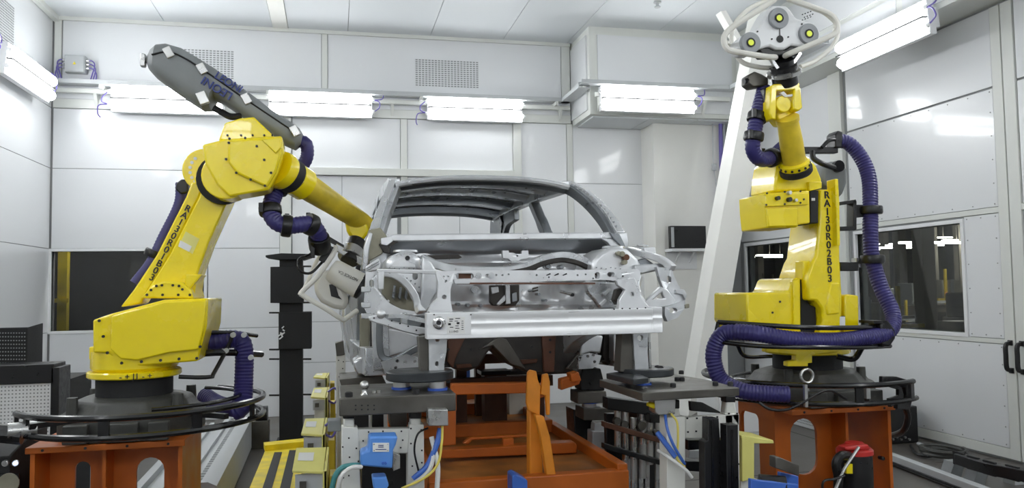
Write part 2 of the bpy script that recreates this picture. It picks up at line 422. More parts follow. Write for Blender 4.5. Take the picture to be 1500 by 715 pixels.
# ---- soffit and bulkhead
so = struct(MB().box((SOF_X+.03, SOF_Y+.03, SOF_Z+.02), (XR, YB, ZC+.05)).build('wall_soffit', 'strip'))
bx('panel', (SOF_X+.15, SOF_Y+.008, 4.62), (5.72, SOF_Y+.03, ZC-.12), 'panel', so)
bx('panel', (SOF_X+.15, SOF_Y+.012, 4.2), (5.72, SOF_Y+.03, 4.55), 'panel', so)
bx('panel', (SOF_X+.008, SOF_Y+.13, 4.62), (SOF_X+.03, YB-.02, ZC-.1), 'panel', so)
bx('panel', (SOF_X+.008, SOF_Y+.13, 4.22), (SOF_X+.03, YB-.02, 4.55), 'panel', so)
for a, b in ((SOF_X+.1, 4.45), (4.46, 5.2), (5.21, 6.2)): bx('panel', (a, SOF_Y+.12, SOF_Z), (b, YB-.03, SOF_Z+.02), 'ceiling', so)
bk = struct(MB().box((BLK_X, YN, BLK_Z), (XR, SOF_Y+.03, ZC+.05)).build('wall_bulkhead', 'strip'))
for y0, y1 in ((7.2, 10.5), (3.6, 7.1), (0, 3.5), (-3.4, -.1)):
    bx('panel', (BLK_X-.015, y0, 4.78), (BLK_X, y1, ZC-.1), 'panel', bk); bx('panel', (BLK_X-.01, y0, 4.44), (BLK_X, y1, 4.72), 'panel', bk)
# ---- column with boxed corner
co = struct(MB().box((4.62, 11.0, 0), (5.72, YB, SOF_Z)).build('wall_column', 'cream', bevel=.004))
bx('corner_strip', (4.615, 10.985, 0), (4.76, 11.0, SOF_Z), 'cream', co)
# ---- perforated vents in the walls
def vent(c, uv, vv, n, nu, nv, su, sv):
    mb = MB(); u = V(uv); v = V(vv); nn = V(n)
    for i in range(nu):
        for j in range(nv):
            p = V(c)+u*((i-(nu-1)/2)*su)+v*((j-(nv-1)/2)*sv)
            a = u*(su*.34); b = v*(sv*.26)
            mb.add([p-a-b, p+a-b, p+a+b, p-a+b, p-a-b+nn*.004, p+a-b+nn*.004, p+a+b+nn*.004, p-a+b+nn*.004], [(4,5,6,7),(0,1,5,4),(1,2,6,5),(2,3,7,6),(3,0,4,7)])
    return mb
pv = W(655, 108, YB-.02); vent(pv, (1, 0, 0), (0, 0, 1), (0, -1, 0), 20, 13, .047, .031).build('vent_slots', 'seam', wb, kind='stuff')
pv = W(306, 94, YB-.02); vent(pv, (1, 0, 0), (0, 0, 1), (0, -1, 0), 14, 13, .047, .031).build('vent_slots', 'seam', wb, kind='stuff')
pv = WX(-4, 22, XL+.02); vent(pv, (0, 1, 0), (0, 0, 1), (1, 0, 0), 20, 16, .047, .031).build('vent_slots', 'seam', wl, kind='stuff')
# ---- diagonal brace in the back right corner
d = MB(); d.plate([W(1114, 14, 9.2), W(1140, 14, 9.2), W(1122, 160, 9.2), W(1085, 355, 9.2), W(1046, 590, 9.2), W(1008, 612, 9.2), W(1019, 545, 9.2), W(1048, 370, 9.2), W(1096, 110, 9.2)], (0, .32, 0))
brace = d.build('diagonal_brace', 'cream', bevel=.005); tag(brace, 'thick cream steel brace slanting in front of the column and its monitor', 'brace')
MB().slab([(1056, 16), (1064, 15), (1090, 62), (1084, 66)], 9.3, .15).build('side_strut', 'cream', brace, bevel=.004)

# ================================================================= STRIP LIGHTS (length along x, facing -y at rotation 0)
def capsule(mb, x0, x1, z, hy, hz, y0):
    prof = []
    for k in range(9):
        a = math.pi*k/8; prof.append((-hy*math.sin(a), hz*math.cos(a)))
    vs = []; N = len(prof); xs = [(x0, .55), (x0+.03, .9), (x0+.07, 1), (x1-.07, 1), (x1-.03, .9), (x1, .55)]
    for x, s in xs: vs += [(x, y0+p*s, z+q*s) for p, q in prof]
    fs = []
    for i in range(len(xs)-1):
        for k in range(N): fs.append((i*N+k, i*N+(k+1) % N, (i+1)*N+(k+1) % N, (i+1)*N+k))
    fs += [tuple(range(N)), tuple(range((len(xs)-1)*N, len(xs)*N))]
    return mb.add(vs, fs)
def make_light():
    t = thing('strip_light', (0, 0, 0), '', 'light', 'twin-tube strip lights around the walls')
    mb = MB().box((-.70, -.02, -.175), (.70, .06, .175)); mb.box((-.66, .06, -.10), (-.60, .14, .10)); mb.box((.60, .06, -.10), (.66, .14, .10))
    mb.build('housing', 'white', t, bevel=.006)
    MB().box((-.69, -.085, -.007), (.69, -.02, .007)).build('divider', 'hall_dark', t)
    for z in (.088, -.088):
        d = capsule(MB(), -.69, .69, z, .085, .072, -.022).build('diffuser', 'tube', t)
        for x in (-.702, .702): MB().cyl((x, -.04, z), (x+(.03 if x > 0 else -.03), -.04, z), .028, .022, 12).build('cable_gland', 'white', d)
    w = MB()
    w.tube(smooth_path([(.73, -.04, .08), (.80, -.05, .05), (.80, -.02, -.02), (.76, -.03, -.06), (.735, -.04, -.08)], 5), .008, 6)
    w.tube(smooth_path([(.73, -.04, .08), (.84, -.04, .10), (.86, 0, .2), (.84, .05, .24)], 5), .008, 6)
    w.build('lead', 'purple_cable', t)
    return t
light0 = make_light(); _first = [True]
def place_light(loc, rz, label, tilt=0, flip=False):
    o = light0 if _first[0] else copy_tree(light0); _first[0] = False
    o.location = V(loc); o.rotation_euler = (tilt, math.pi if flip else 0, rz); o['label'] = label
G = 'twin-tube strip light glowing white on the '
place_light((-2.17, 11.33, 4.285), 0, G+'back wall behind the grey capsule cable housing', flip=True)
place_light((-.17, 11.33, 4.305), 0, G+'back wall above the robot forearm')
place_light((2.01, 11.33, 4.31), 0, G+'back wall below the wide slotted vent', flip=True)
place_light((4.31, 10.42, 4.315), 0, G+'boxed-out soffit above the column monitor')
place_light((-3.46, 10.15, 4.27), math.pi/2, G+'left wall beside the back corner', tilt=.1)
place_light((5.69, 7.30, 4.30), -math.pi/2, G+'bulkhead above the right-hand windows', tilt=.1)
OUT = G+'walls farther forward, past the nearest robots'
for y in (8.4, 5.9, 3.6, 1.3, -1.0): place_light((-3.46, y, 4.27), math.pi/2, OUT if y < 8 else G+'left wall, next one from the corner light', tilt=.1)
for y in (4.9, 2.5, .1, -2.2): place_light((5.69, y, 4.30), -math.pi/2, OUT, tilt=.1)
for x in (-2, .3, 2.6, 4.7): place_light((x, YN+.14, 4.3), math.pi, OUT)

# ================================================================= cable tray and pipe along the walls
tr = thing('cable_tray', (0, 11.3, 4.5), 'galvanised perforated cable tray running along the wall above the strip lights', 'cable tray')
def channel(mb, a, b, side):
    a, b = V(a), V(b); n = V(side)
    mb.beam([a, b], .16, .006); mb.beam([a+n*.08+V((0, 0, .025)), b+n*.08+V((0, 0, .025))], .006, .055); mb.beam([a-n*.08+V((0, 0, .025)), b-n*.08+V((0, 0, .025))], .006, .055)
mb = MB(); channel(mb, (XL+.1, 11.32, 4.46), (SOF_X-.07, 11.32, 4.46), (0, -1, 0)); mb.build('tray_run', 'grey_pale', tr)
mb = MB(); channel(mb, (SOF_X-.12, 11.36, 4.46), (SOF_X-.12, 10.42, 4.46), (-1, 0, 0)); mb.build('tray_run', 'grey_pale', tr)
mb = MB(); channel(mb, (SOF_X-.19, 10.40, 4.50), (5.62, 10.40, 4.50), (0, -1, 0)); mb.build('tray_run', 'grey_pale', tr)
mb = MB(); channel(mb, (5.60, 10.45, 4.50), (5.60, 8.2, 4.52), (-1, 0, 0)); mb.build('tray_run', 'grey_pale', tr)
for x in (-3.0, -.9, 1.2, 3.2): MB().box((x, 11.24, 4.40), (x+.04, 11.48, 4.455)).build('bracket', 'strip', tr)
mb = MB()
for k in range(4): mb.tube([(XL+.15, 11.28+k*.022, 4.475), (SOF_X-.1, 11.28+k*.022, 4.475)], .009, 6)
mb.build('cables', 'black', tr, kind='stuff')
rl = thing('support_rail', (0, 11.3, 4.4), 'cream square support rail bolted along the wall behind the strip lights', 'rail')
MB().box((XL+.1, 11.36, 4.36), (SOF_X-.04, 11.42, 4.42)).build('rail_run', 'strip', rl, bevel=.004)
MB().box((SOF_X+.06, 10.46, 4.36), (5.6, 10.52, 4.42)).build('rail_run', 'strip', rl, bevel=.004)
for x in (-3.1, -1.2, .8, 3.3):
    MB().plate([(x, 11.36, 4.37), (x, 11.48, 4.37), (x, 11.48, 4.17)], (.04, 0, 0)).build('bracket', 'strip', rl)
for x in (3.62, 5.2):
    MB().plate([(x, 10.46, 4.37), (x, 10.58, 4.37), (x, 10.58, 4.17)], (.04, 0, 0)).build('bracket', 'strip', rl)

# ================================================================= junction box with looped leads
jb = thing('junction_box', (-3.33, 11.47, 4.62), 'grey junction box with purple looped leads on the back wall', 'junction box')
MB().box((-3.45, 11.36, 4.63), (-3.20, 11.48, 4.86)).build('body', 'grey_pale', jb, bevel=.008)
MB().box((-3.44, 11.345, 4.64), (-3.21, 11.36, 4.85)).build('lid', 'grey_pale', jb, bevel=.004)
MB().plate([(-3.345, 11.343, 4.73), (-3.305, 11.343, 4.73), (-3.325, 11.343, 4.77)], (0, .003, 0)).build('warning_label', 'yellow', jb)
for s, x in ((-1, -3.45), (1, -3.20)):
    for k in range(3):
        z = 4.70+k*.05
        c = MB().tube(smooth_path([(x, 11.41, z), (x+s*.07, 11.41, z), (x+s*(.12-.01*k), 11.42, z-.06), (x+s*(.11-.03*k), 11.43, 4.55), (x+s*(.05), 11.43, 4.48)], 5), .009, 6).build('lead', 'purple_cable', jb)
        MB().cyl((x, 11.41, z), (x+s*.035, 11.41, z), .016, n=10).build('cable_gland', 'steel', c)

# ================================================================= column: monitor on a shelf, conduit, sensor
Yc = 10.98
mo = thing('monitor', W(1007, 365, Yc-.12), 'small black monitor turned to the wall on a shelf of the column', 'monitor')
p0 = W(981, 331, Yc-.14); p1 = W(1034, 364, Yc-.14)
MB().box((p0.x, Yc-.16, p1.z), (p1.x, Yc-.08, p0.z)).build('case', 'black', mo, bevel=.006)
MB().box((p0.x+.01, Yc-.175, p1.z+.02), (p0.x+.05, Yc-.16, p0.z-.02)).build('side_strip', 'grey_pale', mo)
MB().tube(smooth_path([(p1.x-.02, Yc-.1, p0.z-.2), (p1.x+.05, Yc-.08, p0.z-.28), (p1.x+.06, Yc-.06, p1.z-.1), (p1.x+.04, Yc-.04, p1.z-.25)], 5), .007, 6).build('cable', 'black', mo)
sh = thing('monitor_shelf', (p0.x, Yc, p1.z-.03), 'white wall shelf with two struts holding the monitor', 'shelf')
MB().box((p0.x-.02, Yc-.24, p1.z-.045), (p1.x+.04, Yc+.018, p1.z-.004)).build('shelf_board', 'white', sh, bevel=.004)
MB().box((p0.x, Yc+.006, p1.z-.30), (p1.x-.08, Yc+.018, p1.z-.05)).build('back_plate', 'white', sh)
for x in (p0.x+.14, p1.x-.2): MB().beam([(x, Yc-.17, p1.z-.05), (x, Yc+.01, p1.z-.2)], .02, .02).build('strut', 'white', sh)
cd = thing('conduit', (5.68, 10.95, 2), 'purple cable bundle dropping beside the column under the soffit', 'conduit')
MB().tube([W(1055, 165, 10.9), W(1058, 330, 10.9)], .03, 8).build('bundle', 'purple_cable', cd)
MB().tube([W(1060, 165, 10.92), W(1063, 360, 10.92)], .02, 8).build('pipe', 'grey_pale', cd)
MB().tube(smooth_path([W(1044, 170, 10.9), W(1045, 240, 10.9), W(1050, 275, 10.9), W(1056, 300, 10.9)], 4), .008, 6).build('lead', 'grey_pale', cd)
MB().cbox(W(1046, 245, 10.88), (.06, .05, .1)).build('sensor', 'grey_pale', cd, bevel=.004)
# round ceiling rose and sprinkler
sp = thing('sprinkler', (4.2, 8.6, ZC), 'tiny white sprinkler head on the ceiling', 'sprinkler'); c = WZ(963, 6, ZC-.03)
sp.location = c
MB().lathe([(.05, .03), (.05, .015), (.02, .01), (.018, -.03), (.04, -.035), (.04, -.045)], c).build('head', 'grey_pale', sp)
# ================================================================= halls seen through the windows
hl = thing('yellow_post', (-3.45, 12.3, 0), 'yellow post standing in the dark behind the back window', 'post')
p = W(93, 420, 12.3); MB().box((p.x-.06, 12.24, 0), (p.x+.06, 12.36, 3)).build('shaft', 'yellow_floor', hl)
MB().box((p.x-.09, 12.22, 1.60), (p.x+.09, 12.24, 1.66)).build('clamp', 'yellow_floor', hl)
bh = thing('hall_light', (-3.0, 12.1, 3.2), 'unseen strip light added to brighten the yellow post behind the dark back window', 'light')  # lamp out of view, added to brighten the yellow post
MB().box((-3.6, 12.04, 3.17), (-2.2, 12.16, 3.21)).build('tube', 'tube_post_fill', bh, smooth=False); MB().box((-3.6, 12.0, 3.21), (-2.2, 12.2, 3.26)).build('housing', 'hall_mid', bh)
for q in (-3.4, -2.4): MB().cyl((q, 12.1, 3.26), (q, 12.1, 4.0), .01, n=6).build('hanger', 'hall_mid', bh)
struct(bx('ceiling_hall_back', (-6, YB+.13, 4.0), (0, 14.1, 4.1), 'hall_dark'))
struct(bx('wall_hall_back', (-6, 14.0, 0), (0, 14.1, 4), 'hall_dark'))
bx('dark_cabinet', (-3.0, 13.0, 0), (-1.9, 13.8, 2.2), 'hall_dark'); tag(bpy.data.objects['dark_cabinet'], 'dark cabinet in the shadows behind the back window', 'cabinet')
struct(bx('floor_hall', (XR+.26, -2, -.1), (34, 46, 0), 'hall_mid'))
struct(bx('wall_hall_right', (33, -2, 0), (33.1, 46, 6), 'hall_dark'))
struct(bx('wall_hall_end', (XR+.3, 45.8, 0), (33, 45.9, 6), 'hall_dark'))
struct(bx('ceiling_hall', (XR+.26, -2, 5.5), (34, 46, 5.6), 'hall_dark'))
rnd = random.Random(3)
for (x, k) in ((13, 1.14), (17, 1.30), (19, 1.08), (21, 1.22), (24, 1.36), (26, 1.12), (15, 1.62), (19, 1.72), (27, 1.26), (29, 1.05)):
    y = x*k; L = 2.4; z = 1.7+x*.066 if x < 26 else 3.6
    t = thing('hall_light', (x, y, z), 'bright strip light hanging in the hall beyond the right-hand windows', 'light', 'hall lights')
    MB().box((x-L/2, y-.07, z-.02), (x+L/2, y+.07, z+.02)).build('tube', 'tube_hall', t, smooth=False)
    for q in (-.3, .3): MB().cyl((x+q*L, y, z+.03), (x+q*L, y, 5.5), .012, n=6).build('hanger', 'hall_mid', t)
for (x, k) in ((9.5, 1.2), (11, 1.34), (13.5, 1.1), (15, 1.26), (18, 1.18), (12, 1.62), (16, 1.75), (22, 1.3), (23, 1.12)):
    y = x*k; o = MB().box((x-.12, y-.12, 0), (x+.12, y+.12, 5.4)).build('steel_column', 'hall_mid'); tag(o, 'grey steel column standing in the hall beyond the windows', 'column', 'hall columns')
mm = ['hall_mid', 'grey_housing', 'sealer', 'steel_dark', 'grey_pale', 'hall_mid']
for i, (x, k) in enumerate(((8.4, 1.34), (9.6, 1.10), (10.2, 1.38), (11.6, 1.08), (12.2, 1.32), (13.6, 1.2), (15.2, 1.10), (16.2, 1.33), (18.4, 1.22), (20.5, 1.14), (10.2, 1.60), (13.5, 1.70), (17.0, 1.55))):
    y = x*k; w = rnd.uniform(.8, 1.6)*x/11; h = min(2.3, rnd.uniform(.9, 1.5)+.02*x)
    t = thing('hall_machine', (x, y, 0), 'machine cabinet on the hall floor beyond the windows', 'machine', 'hall machines')
    MB().box((x-w/2, y-.4, 0), (x+w/2, y+.4, h*.7)).build('body', mm[i % 6], t, bevel=.02); MB().box((x-w/2, y-.2, h*.7), (x+w*.1, y+.3, h)).build('head', mm[(i+2) % 6], t, bevel=.02)
    MB().box((x-w/2+.1, y-.43, h*.35), (x+w/2-.3, y-.4, h*.6)).build('panel', 'black', t)
    MB().box((x-w*.7, y-.5, h*.72), (x+w*.7, y-.42, h*.72+.06)).build('rail', 'grey_pale' if i % 3 else 'yellow_worn', t)
    for q in (-.4, -.1, .3): MB().box((x+w*q, y-.3, h*.7), (x+w*q+.05, y-.25, h*.7+rnd.uniform(.3, .9))).build('post', mm[(i+1) % 6] if q < 0 else 'yellow_worn', t)
    if i % 4 == 1: MB().sphere((x+w*.2, y-.45, h*.85), .035, 8, 6).build('signal_lamp', 'led_warm', t)

# ================================================================= ROBOTS
def pcyl(mb, x, y, Y0, Y1, rpx, n=28, r1=None):
    """disc with its axis along the depth, drawn at pixel x,y on the plane Y0"""
    c = W(x, y, Y0); r = rpx*MP(Y0); return mb.cyl(c, c+V((0, Y1-Y0, 0)), r, (r1*MP(Y0) if r1 else r), n)
def bolts(pts, Y, rpx=1.6, parent=None, m='ink', d=.006, name='bolts'):
    mb = MB()
    for x, y in pts: pcyl(mb, x, y, Y-d, Y+.002, rpx, 8)
    return mb.build(name, m, parent, kind='stuff')
def ptube(pts, r, n=10, k=6, hose=False):
    P = [W(*p) for p in pts]
    return MB().hose(P, r) if hose else MB().tube(smooth_path(P, k), r, n)
def clamp(p, d, r, w, parent, m='black', name='hose_clamp'):
    d = V(d).normalized(); p = V(p)
    mb = MB().lathe([(r*.9, -w/2), (r*1.22, -w/2), (r*1.3, -w*.3), (r*1.3, w*.3), (r*1.22, w/2), (r*.9, w/2)], p, d, 20)
    side = d.orthogonal().normalized(); mb.cbox(p+side*r*1.35, (r*.5, r*.5, w))
    return mb.build(name, m, parent, bevel=.003)
def arc(c, r, z, a0, a1, n=40): return [V((c[0]+r*math.cos(math.radians(a0+(a1-a0)*k/n)), c[1]+r*math.sin(math.radians(a0+(a1-a0)*k/n)), z)) for k in range(n+1)]

def pedestal(x0, x1, y0, y1, z, px_holes, label, open_right=0, side_cut=False):
    t = thing('robot_pedestal', ((x0+x1)/2, (y0+y1)/2, 0), label, 'pedestal', 'orange robot pedestals')
    MB().box((x0-.03, y0-.03, z-.035), (x1+.03, y1+.03, z)).build('top_plate', 'orange', t, bevel=.004)
    yf = y0+.25
    hs = []
    for xa_, xb_2, ya_, hh in px_holes:
        c = W((xa_+xb_2)/2, ya_, yf); hw = abs(W(xb_2, ya_, yf).x-W(xa_, ya_, yf).x)/2; hs.append((c.x, c.z-hh, hw, hh))
    f = [(x0+.012, yf, 0), (x1-open_right, yf, 0), (x1-open_right, yf, z-.035), (x0+.012, yf, z-.035)]
    MB().plate(f, (0, .025, 0), [[(cx+px, yf, cz+pz) for px, pz in slot(0, 0, hw, hh)] for cx, cz, hw, hh in hs]).build('front_plate', 'orange', t)
    if side_cut: cut = [[(x0-.012, yf+.33+px, .42+pz) for px, pz in slot(0, 0, .13, .33, r=.05)]]
    else: cut = []
    MB().plate([(x0-.012, y0 if not side_cut else yf-.02, 0), (x0-.012, y1, 0), (x0-.012, y1, z-.035), (x0-.012, y0 if not side_cut else yf-.02, z-.035)], (.024, 0, 0), cut).build('side_plate', 'orange', t)
    MB().box((x1-.012, y0, 0), (x1+.012, y1, z-.035)).build('side_plate', 'orange', t)
    xm = x0+(x1-x0)*(.45 if not side_cut else .62)
    MB().box((xm-.01, y0+.08, 0), (xm+.01, yf, z-.035)).build('rib', 'orange', t)
    MB().box((x0-.06, y0-.06, 0), (x1+.06, y1+.06, .03)).build('foot_plate', 'orange', t, bevel=.003)
    mb = MB()
    for k in range(4): mb.cyl((x0+.06+(x1-x0-.12)*k/3, y0-.034, z-.017), (x0+.06+(x1-x0-.12)*k/3, y0-.03, z-.017), .008, n=8)
    mb.build('bolts', 'ink', t, kind='stuff')
    return t
def robot_base(t, cx, cy, z0, k=1.0):
    """dark cast base, black slewing ring, yellow flange"""
    b = MB(); pr = [(.41*k, 0), (.41*k, .13), (.37*k, .155), (.33*k, .215), (.26*k, .235)]
    vs = []; n = 8
    for r, h in pr: vs += [V((cx+r*1.02*math.cos(math.pi/8+2*math.pi*k/n)/math.cos(math.pi/8)*.94, cy+r*.92*math.sin(math.pi/8+2*math.pi*k/n)/math.cos(math.pi/8), z0+h)) for k in range(n)]
    fs = [(i*n+k, i*n+(k+1) % n, (i+1)*n+(k+1) % n, (i+1)*n+k) for i in range(len(pr)-1) for k in range(n)]+[tuple(range(n)), tuple(range((len(pr)-1)*n, len(pr)*n))]
    b.add(vs, fs); base = b.build('base', 'cast', t, bevel=.012)
    for dx, w in ((-.22, .13), (.02, .18), (.22, .11)):
        MB().box((cx+dx-w/2, cy-.42*k, z0+.01), (cx+dx+w/2, cy-.36*k, z0+.115)).build('base_cover', 'cast', base, bevel=.006)
    for dx, dy in ((-.29, -.22), (.29, -.22), (-.29, .24), (.29, .24)):
        MB().cyl((cx+dx, cy+dy, z0+.14), (cx+dx, cy+dy, z0+.25), .035, .03, 10).build('base_bolt', 'cast', base)
    MB().lathe([(.21*k, .20), (.22*k, .21), (.22*k, .34), (.21*k, .345)], (cx, cy, z0), n=40).build('slewing_ring', 'black_matte', t)
    fl_ = MB().lathe([(.262*k, .345), (.27*k, .352), (.27*k, .378), (.262*k, .385), (.2*k, .39)], (cx, cy, z0), n=48).build('flange', 'yellow', t)
    MB().lathe([(.235*k, .385), (.21*k, .41), (.20*k, .50)], (cx, cy, z0), n=32).build('neck', 'yellow', t)
    return base

# ----------------------------------------------------------------- left robot
LX, LY = -1.21, 5.40
pedestal(-1.66, -.88, 5.04, 5.72, .85, [(110, 133, 676, .33), (200, 241, 670, .35)], 'orange steel pedestal with two arched openings beside the aluminium conveyor rail')
R1 = thing('industrial_robot', (LX, LY, .85), 'yellow six-axis robot with a grey capsule cable housing reaching into the car body', 'robot', 'yellow industrial robots')
robot_base(R1, LX, LY, .85)
lettering('- + J1 - +', .05, W(199, 552, 5.127), (1, 0, 0), (0, 0, 1), 'ink', R1)
MB().lathe([(.23, 0), (.25, .02), (.25, .12)], (LX, LY, 1.235), n=32).build('turret_foot', 'yellow', R1)
tu = MB().slab([(136, 469), (162, 460), (241, 439), (305, 437), (303, 478), (294, 511), (290, 529), (196, 537), (177, 536), (158, 517), (136, 517)], 5.16, .62).build('turret', 'yellow', R1, bevel=.01)
MB().slab([(163, 463), (242, 442), (302, 440), (299, 478), (291, 512), (247, 517), (201, 528), (176, 526), (161, 511)], 5.13, .05).build('turret_cover', 'yellow', tu, bevel=.008)
bolts([(145, 470), (151, 493), (157, 517), (178, 532), (207, 530), (235, 528), (262, 526), (288, 525), (293, 508)], 5.13, 1.9, tu)
MB().pbox(130, 508, 142, 528, 5.3, .3).build('limit_block', 'yellow', tu, bevel=.01)
br = MB().slab([(208, 437), (222, 419), (240, 412), (266, 413), (280, 425), (284, 438)], 5.22, .45).build('shoulder_bracket', 'yellow', R1, bevel=.012)
bolts([(215, 432), (221, 425), (229, 419), (237, 418), (253, 418), (262, 419), (267, 424), (278, 432), (261, 432), (238, 432)], 5.22, 1.7, br)
MB().slab([(272, 402), (296, 402), (284, 416), (278, 424), (270, 420)], 5.24, .2).build('stop_fin', 'yellow', br, bevel=.008)
am = MB().slab([(205, 437), (214, 428), (249, 372), (292, 287), (300, 262), (330, 268), (336, 290), (306, 355), (289, 402), (284, 438)], 5.30, .30).build('lower_arm', 'yellow', R1, bevel=.012)
MB().slab([(176, 450), (196, 424), (229, 374), (273, 287), (280, 268), (302, 262), (292, 288), (250, 372), (215, 430), (206, 445)], 5.325, .22).build('arm_flank', 'yellow', am, bevel=.012)
u = (W(276, 300, 5.32)-W(215, 418, 5.32)).normalized()
lettering('\n'.join('RA130R01B03'), .058, W(249, 356, 5.318), u.cross(V((0, 1, 0)))*-1, u, 'ink', am, bold=.0008)
MB().slab([(272, 339), (292, 350), (282, 372), (262, 360)], 5.297, .003).build('rating_plate', 'yellow_pale', am)
MB().slab([(264, 352), (281, 361), (277, 369), (261, 361)], 5.295, .003).build('white_label', 'paper', am)
fd = pcyl(MB(), 300, 249, 5.46, 5.54, 28).build('flange_disc', 'yellow', am, bevel=.006)
bolts([(300+22*math.cos(a), 249+22*math.sin(a)) for a in [math.radians(q) for q in (130, 150, 170, 190, 210, 230)]], 5.46, 2.2, fd, 'ink_white')
pcyl(MB(), 326, 262, 5.245, 5.30, 33).build('joint_ring', 'black_matte', R1)
MB().slab([(284, 262), (300, 235), (306, 245), (300, 290), (290, 300)], 5.35, .15).build('arm_gusset', 'yellow', am, bevel=.01)
el = MB().slab([(296, 212), (332, 203), (413, 199), (416, 223), (407, 253), (394, 278), (336, 288), (318, 271), (301, 241)], 5.02, .24).build('elbow_housing', 'yellow', R1, bevel=.012)
pcyl(MB(), 331, 257, 5.05, 5.262, 31).build('elbow_drum', 'yellow', R1, bevel=.006)
MB().slab([(334, 205), (410, 202), (412, 224), (404, 252), (391, 274), (347, 254), (334, 238)], 4.99, .06).build('elbow_cover', 'yellow', el, bevel=.012)
bolts([(336, 203), (359, 202), (376, 214), (387, 234), (331, 233), (346, 253), (367, 263), (388, 272), (397, 253), (335, 209)], 4.99, 1.7, el)
mc = MB().slab([(320, 206), (329, 180), (352, 173), (372, 171), (402, 200), (400, 206)], 5.04, .22).build('motor_cover', 'yellow', R1, bevel=.01)
MB().slab([(382, 204), (411, 201), (412, 216), (404, 225)], 4.975, .03).build('side_cover', 'yellow', el, bevel=.006)
bolts([(333, 198), (353, 198), (370, 198), (387, 198), (399, 198)], 5.03, 1.4, mc)
# forearm
q0, q1 = W(402, 242, 5.14), W(532, 326, 5.75); dq = (q1-q0).normalized()
MB().lathe([(.115, 0), (.12, .02), (.12, .05), (.115, .07)], W(407, 246, 5.15), dq, 32).build('wrist_collar', 'yellow', R1)
MB().lathe([(.105, .06), (.112, .07), (.112, .13), (.105, .14)], W(407, 246, 5.15), dq, 32).build('collar_ring', 'black_matte', R1)
MB().lathe([(.095, .135), (.106, .145), (.106, .24), (.09, .25)], W(407, 246, 5.15), dq, 32).build('collar', 'yellow', R1)
fa = MB().lathe([(.085, .24), (.088, .25), (.078, .5), (.068, .84), (.06, .90)], W(407, 246, 5.15), dq, 28).build('forearm', 'yellow_worn', R1)
e = (W(470, 285, 5.4)-W(440, 262, 5.3)).normalized()
lettering('RA130R01B03', .055, W(466, 281, 5.36), e, V((0, 0, 1)), 'ink', fa)
MB().slab([(505, 322), (535, 318), (541, 340), (532, 352), (514, 348), (508, 338)], 5.66, .14).build('wrist', 'yellow', R1, bevel=.02)
MB().slab([(512, 348), (532, 350), (530, 362), (520, 362), (510, 356)], 5.68, .1).build('wrist_tip', 'yellow', R1, bevel=.015)
wf = MB().cyl(W(523, 353, 5.7), W(511, 384, 5.6), .065, .06, 24).build('tool_flange', 'black', R1, bevel=.006)
MB().cyl(W(516, 367, 5.66), W(512, 378, 5.62), .085, .085, 24).build('flange_ring', 'steel', wf, bevel=.004)
MB().beam([W(490, 361, 5.6), W(532, 385, 5.6)], .05, .05).build('tool_carrier', 'steel', wf, bevel=.006)
MB().beam([W(478, 348, 5.6), W(512, 368, 5.62)], .03, .03).build('carrier_bar', 'black', wf)
# measuring head in a tubular guard
hd = MB().lathe([(.02, -.01), (.07, 0), (.082, .03), (.088, .2), (.086, .22)], W(485, 395, 5.45), W(531, 421, 5.42)-W(485, 395, 5.45), 20).build('sensor_head', 'beige', R1, label='beige measuring head with a black lens face')
MB().lathe([(.087, 0), (.087, .03), (.07, .035)], W(526, 418, 5.425), W(531, 421, 5.42)-W(485, 395, 5.45), 20).build('lens_face', 'black', hd)
MB().slab([(468, 398), (489, 393), (500, 412), (512, 440), (506, 455), (488, 452), (470, 443), (460, 428), (461, 410)], 5.44, .2).build('camera_body', 'beige', hd, bevel=.03)
MB().slab([(482, 417), (491, 416), (496, 433), (501, 439), (485, 434)], 5.43, .02).build('recess', 'black', hd)
sd = (W(526, 414, 5.4)-W(496, 400, 5.4)).normalized()
lettering('NOTICE CA', .026, W(510, 404, 5.335), -sd, V((0, 0, -1)), 'ink', hd)
def px_loop(pts, r, name, m, par, closed=False, k=5):
    P = [W(*p) for p in pts]; Q = smooth_path(P, k, closed); return MB().tube(Q, r, 10, closed).build(name, m, par)
gl = [(491, 362, 5.42), (488, 372, 5.38), (466, 404, 5.32), (443, 427, 5.3), (444, 433, 5.3), (475, 451, 5.3), (500, 467, 5.32), (506, 467, 5.34), (523, 455, 5.4)]
px_loop(gl, .017, 'guard_tube', 'beige', R1, k=4)
px_loop([(488, 366, 5.62), (468, 376, 5.65), (452, 410, 5.65), (443, 429, 5.45)], .014, 'guard_tube', 'beige', R1, k=4)
px_loop([(470, 352, 5.5), (455, 372, 5.45), (438, 380, 5.42), (439, 396, 5.4), (455, 400, 5.42), (472, 384, 5.45), (484, 372, 5.5)], .009, 'head_cable', 'black', R1)
MB().cbox(W(478, 372, 5.42), (.05, .06, .12), Matrix.Rotation(.5, 3, 'Y')).build('connector', 'black', R1, bevel=.006)
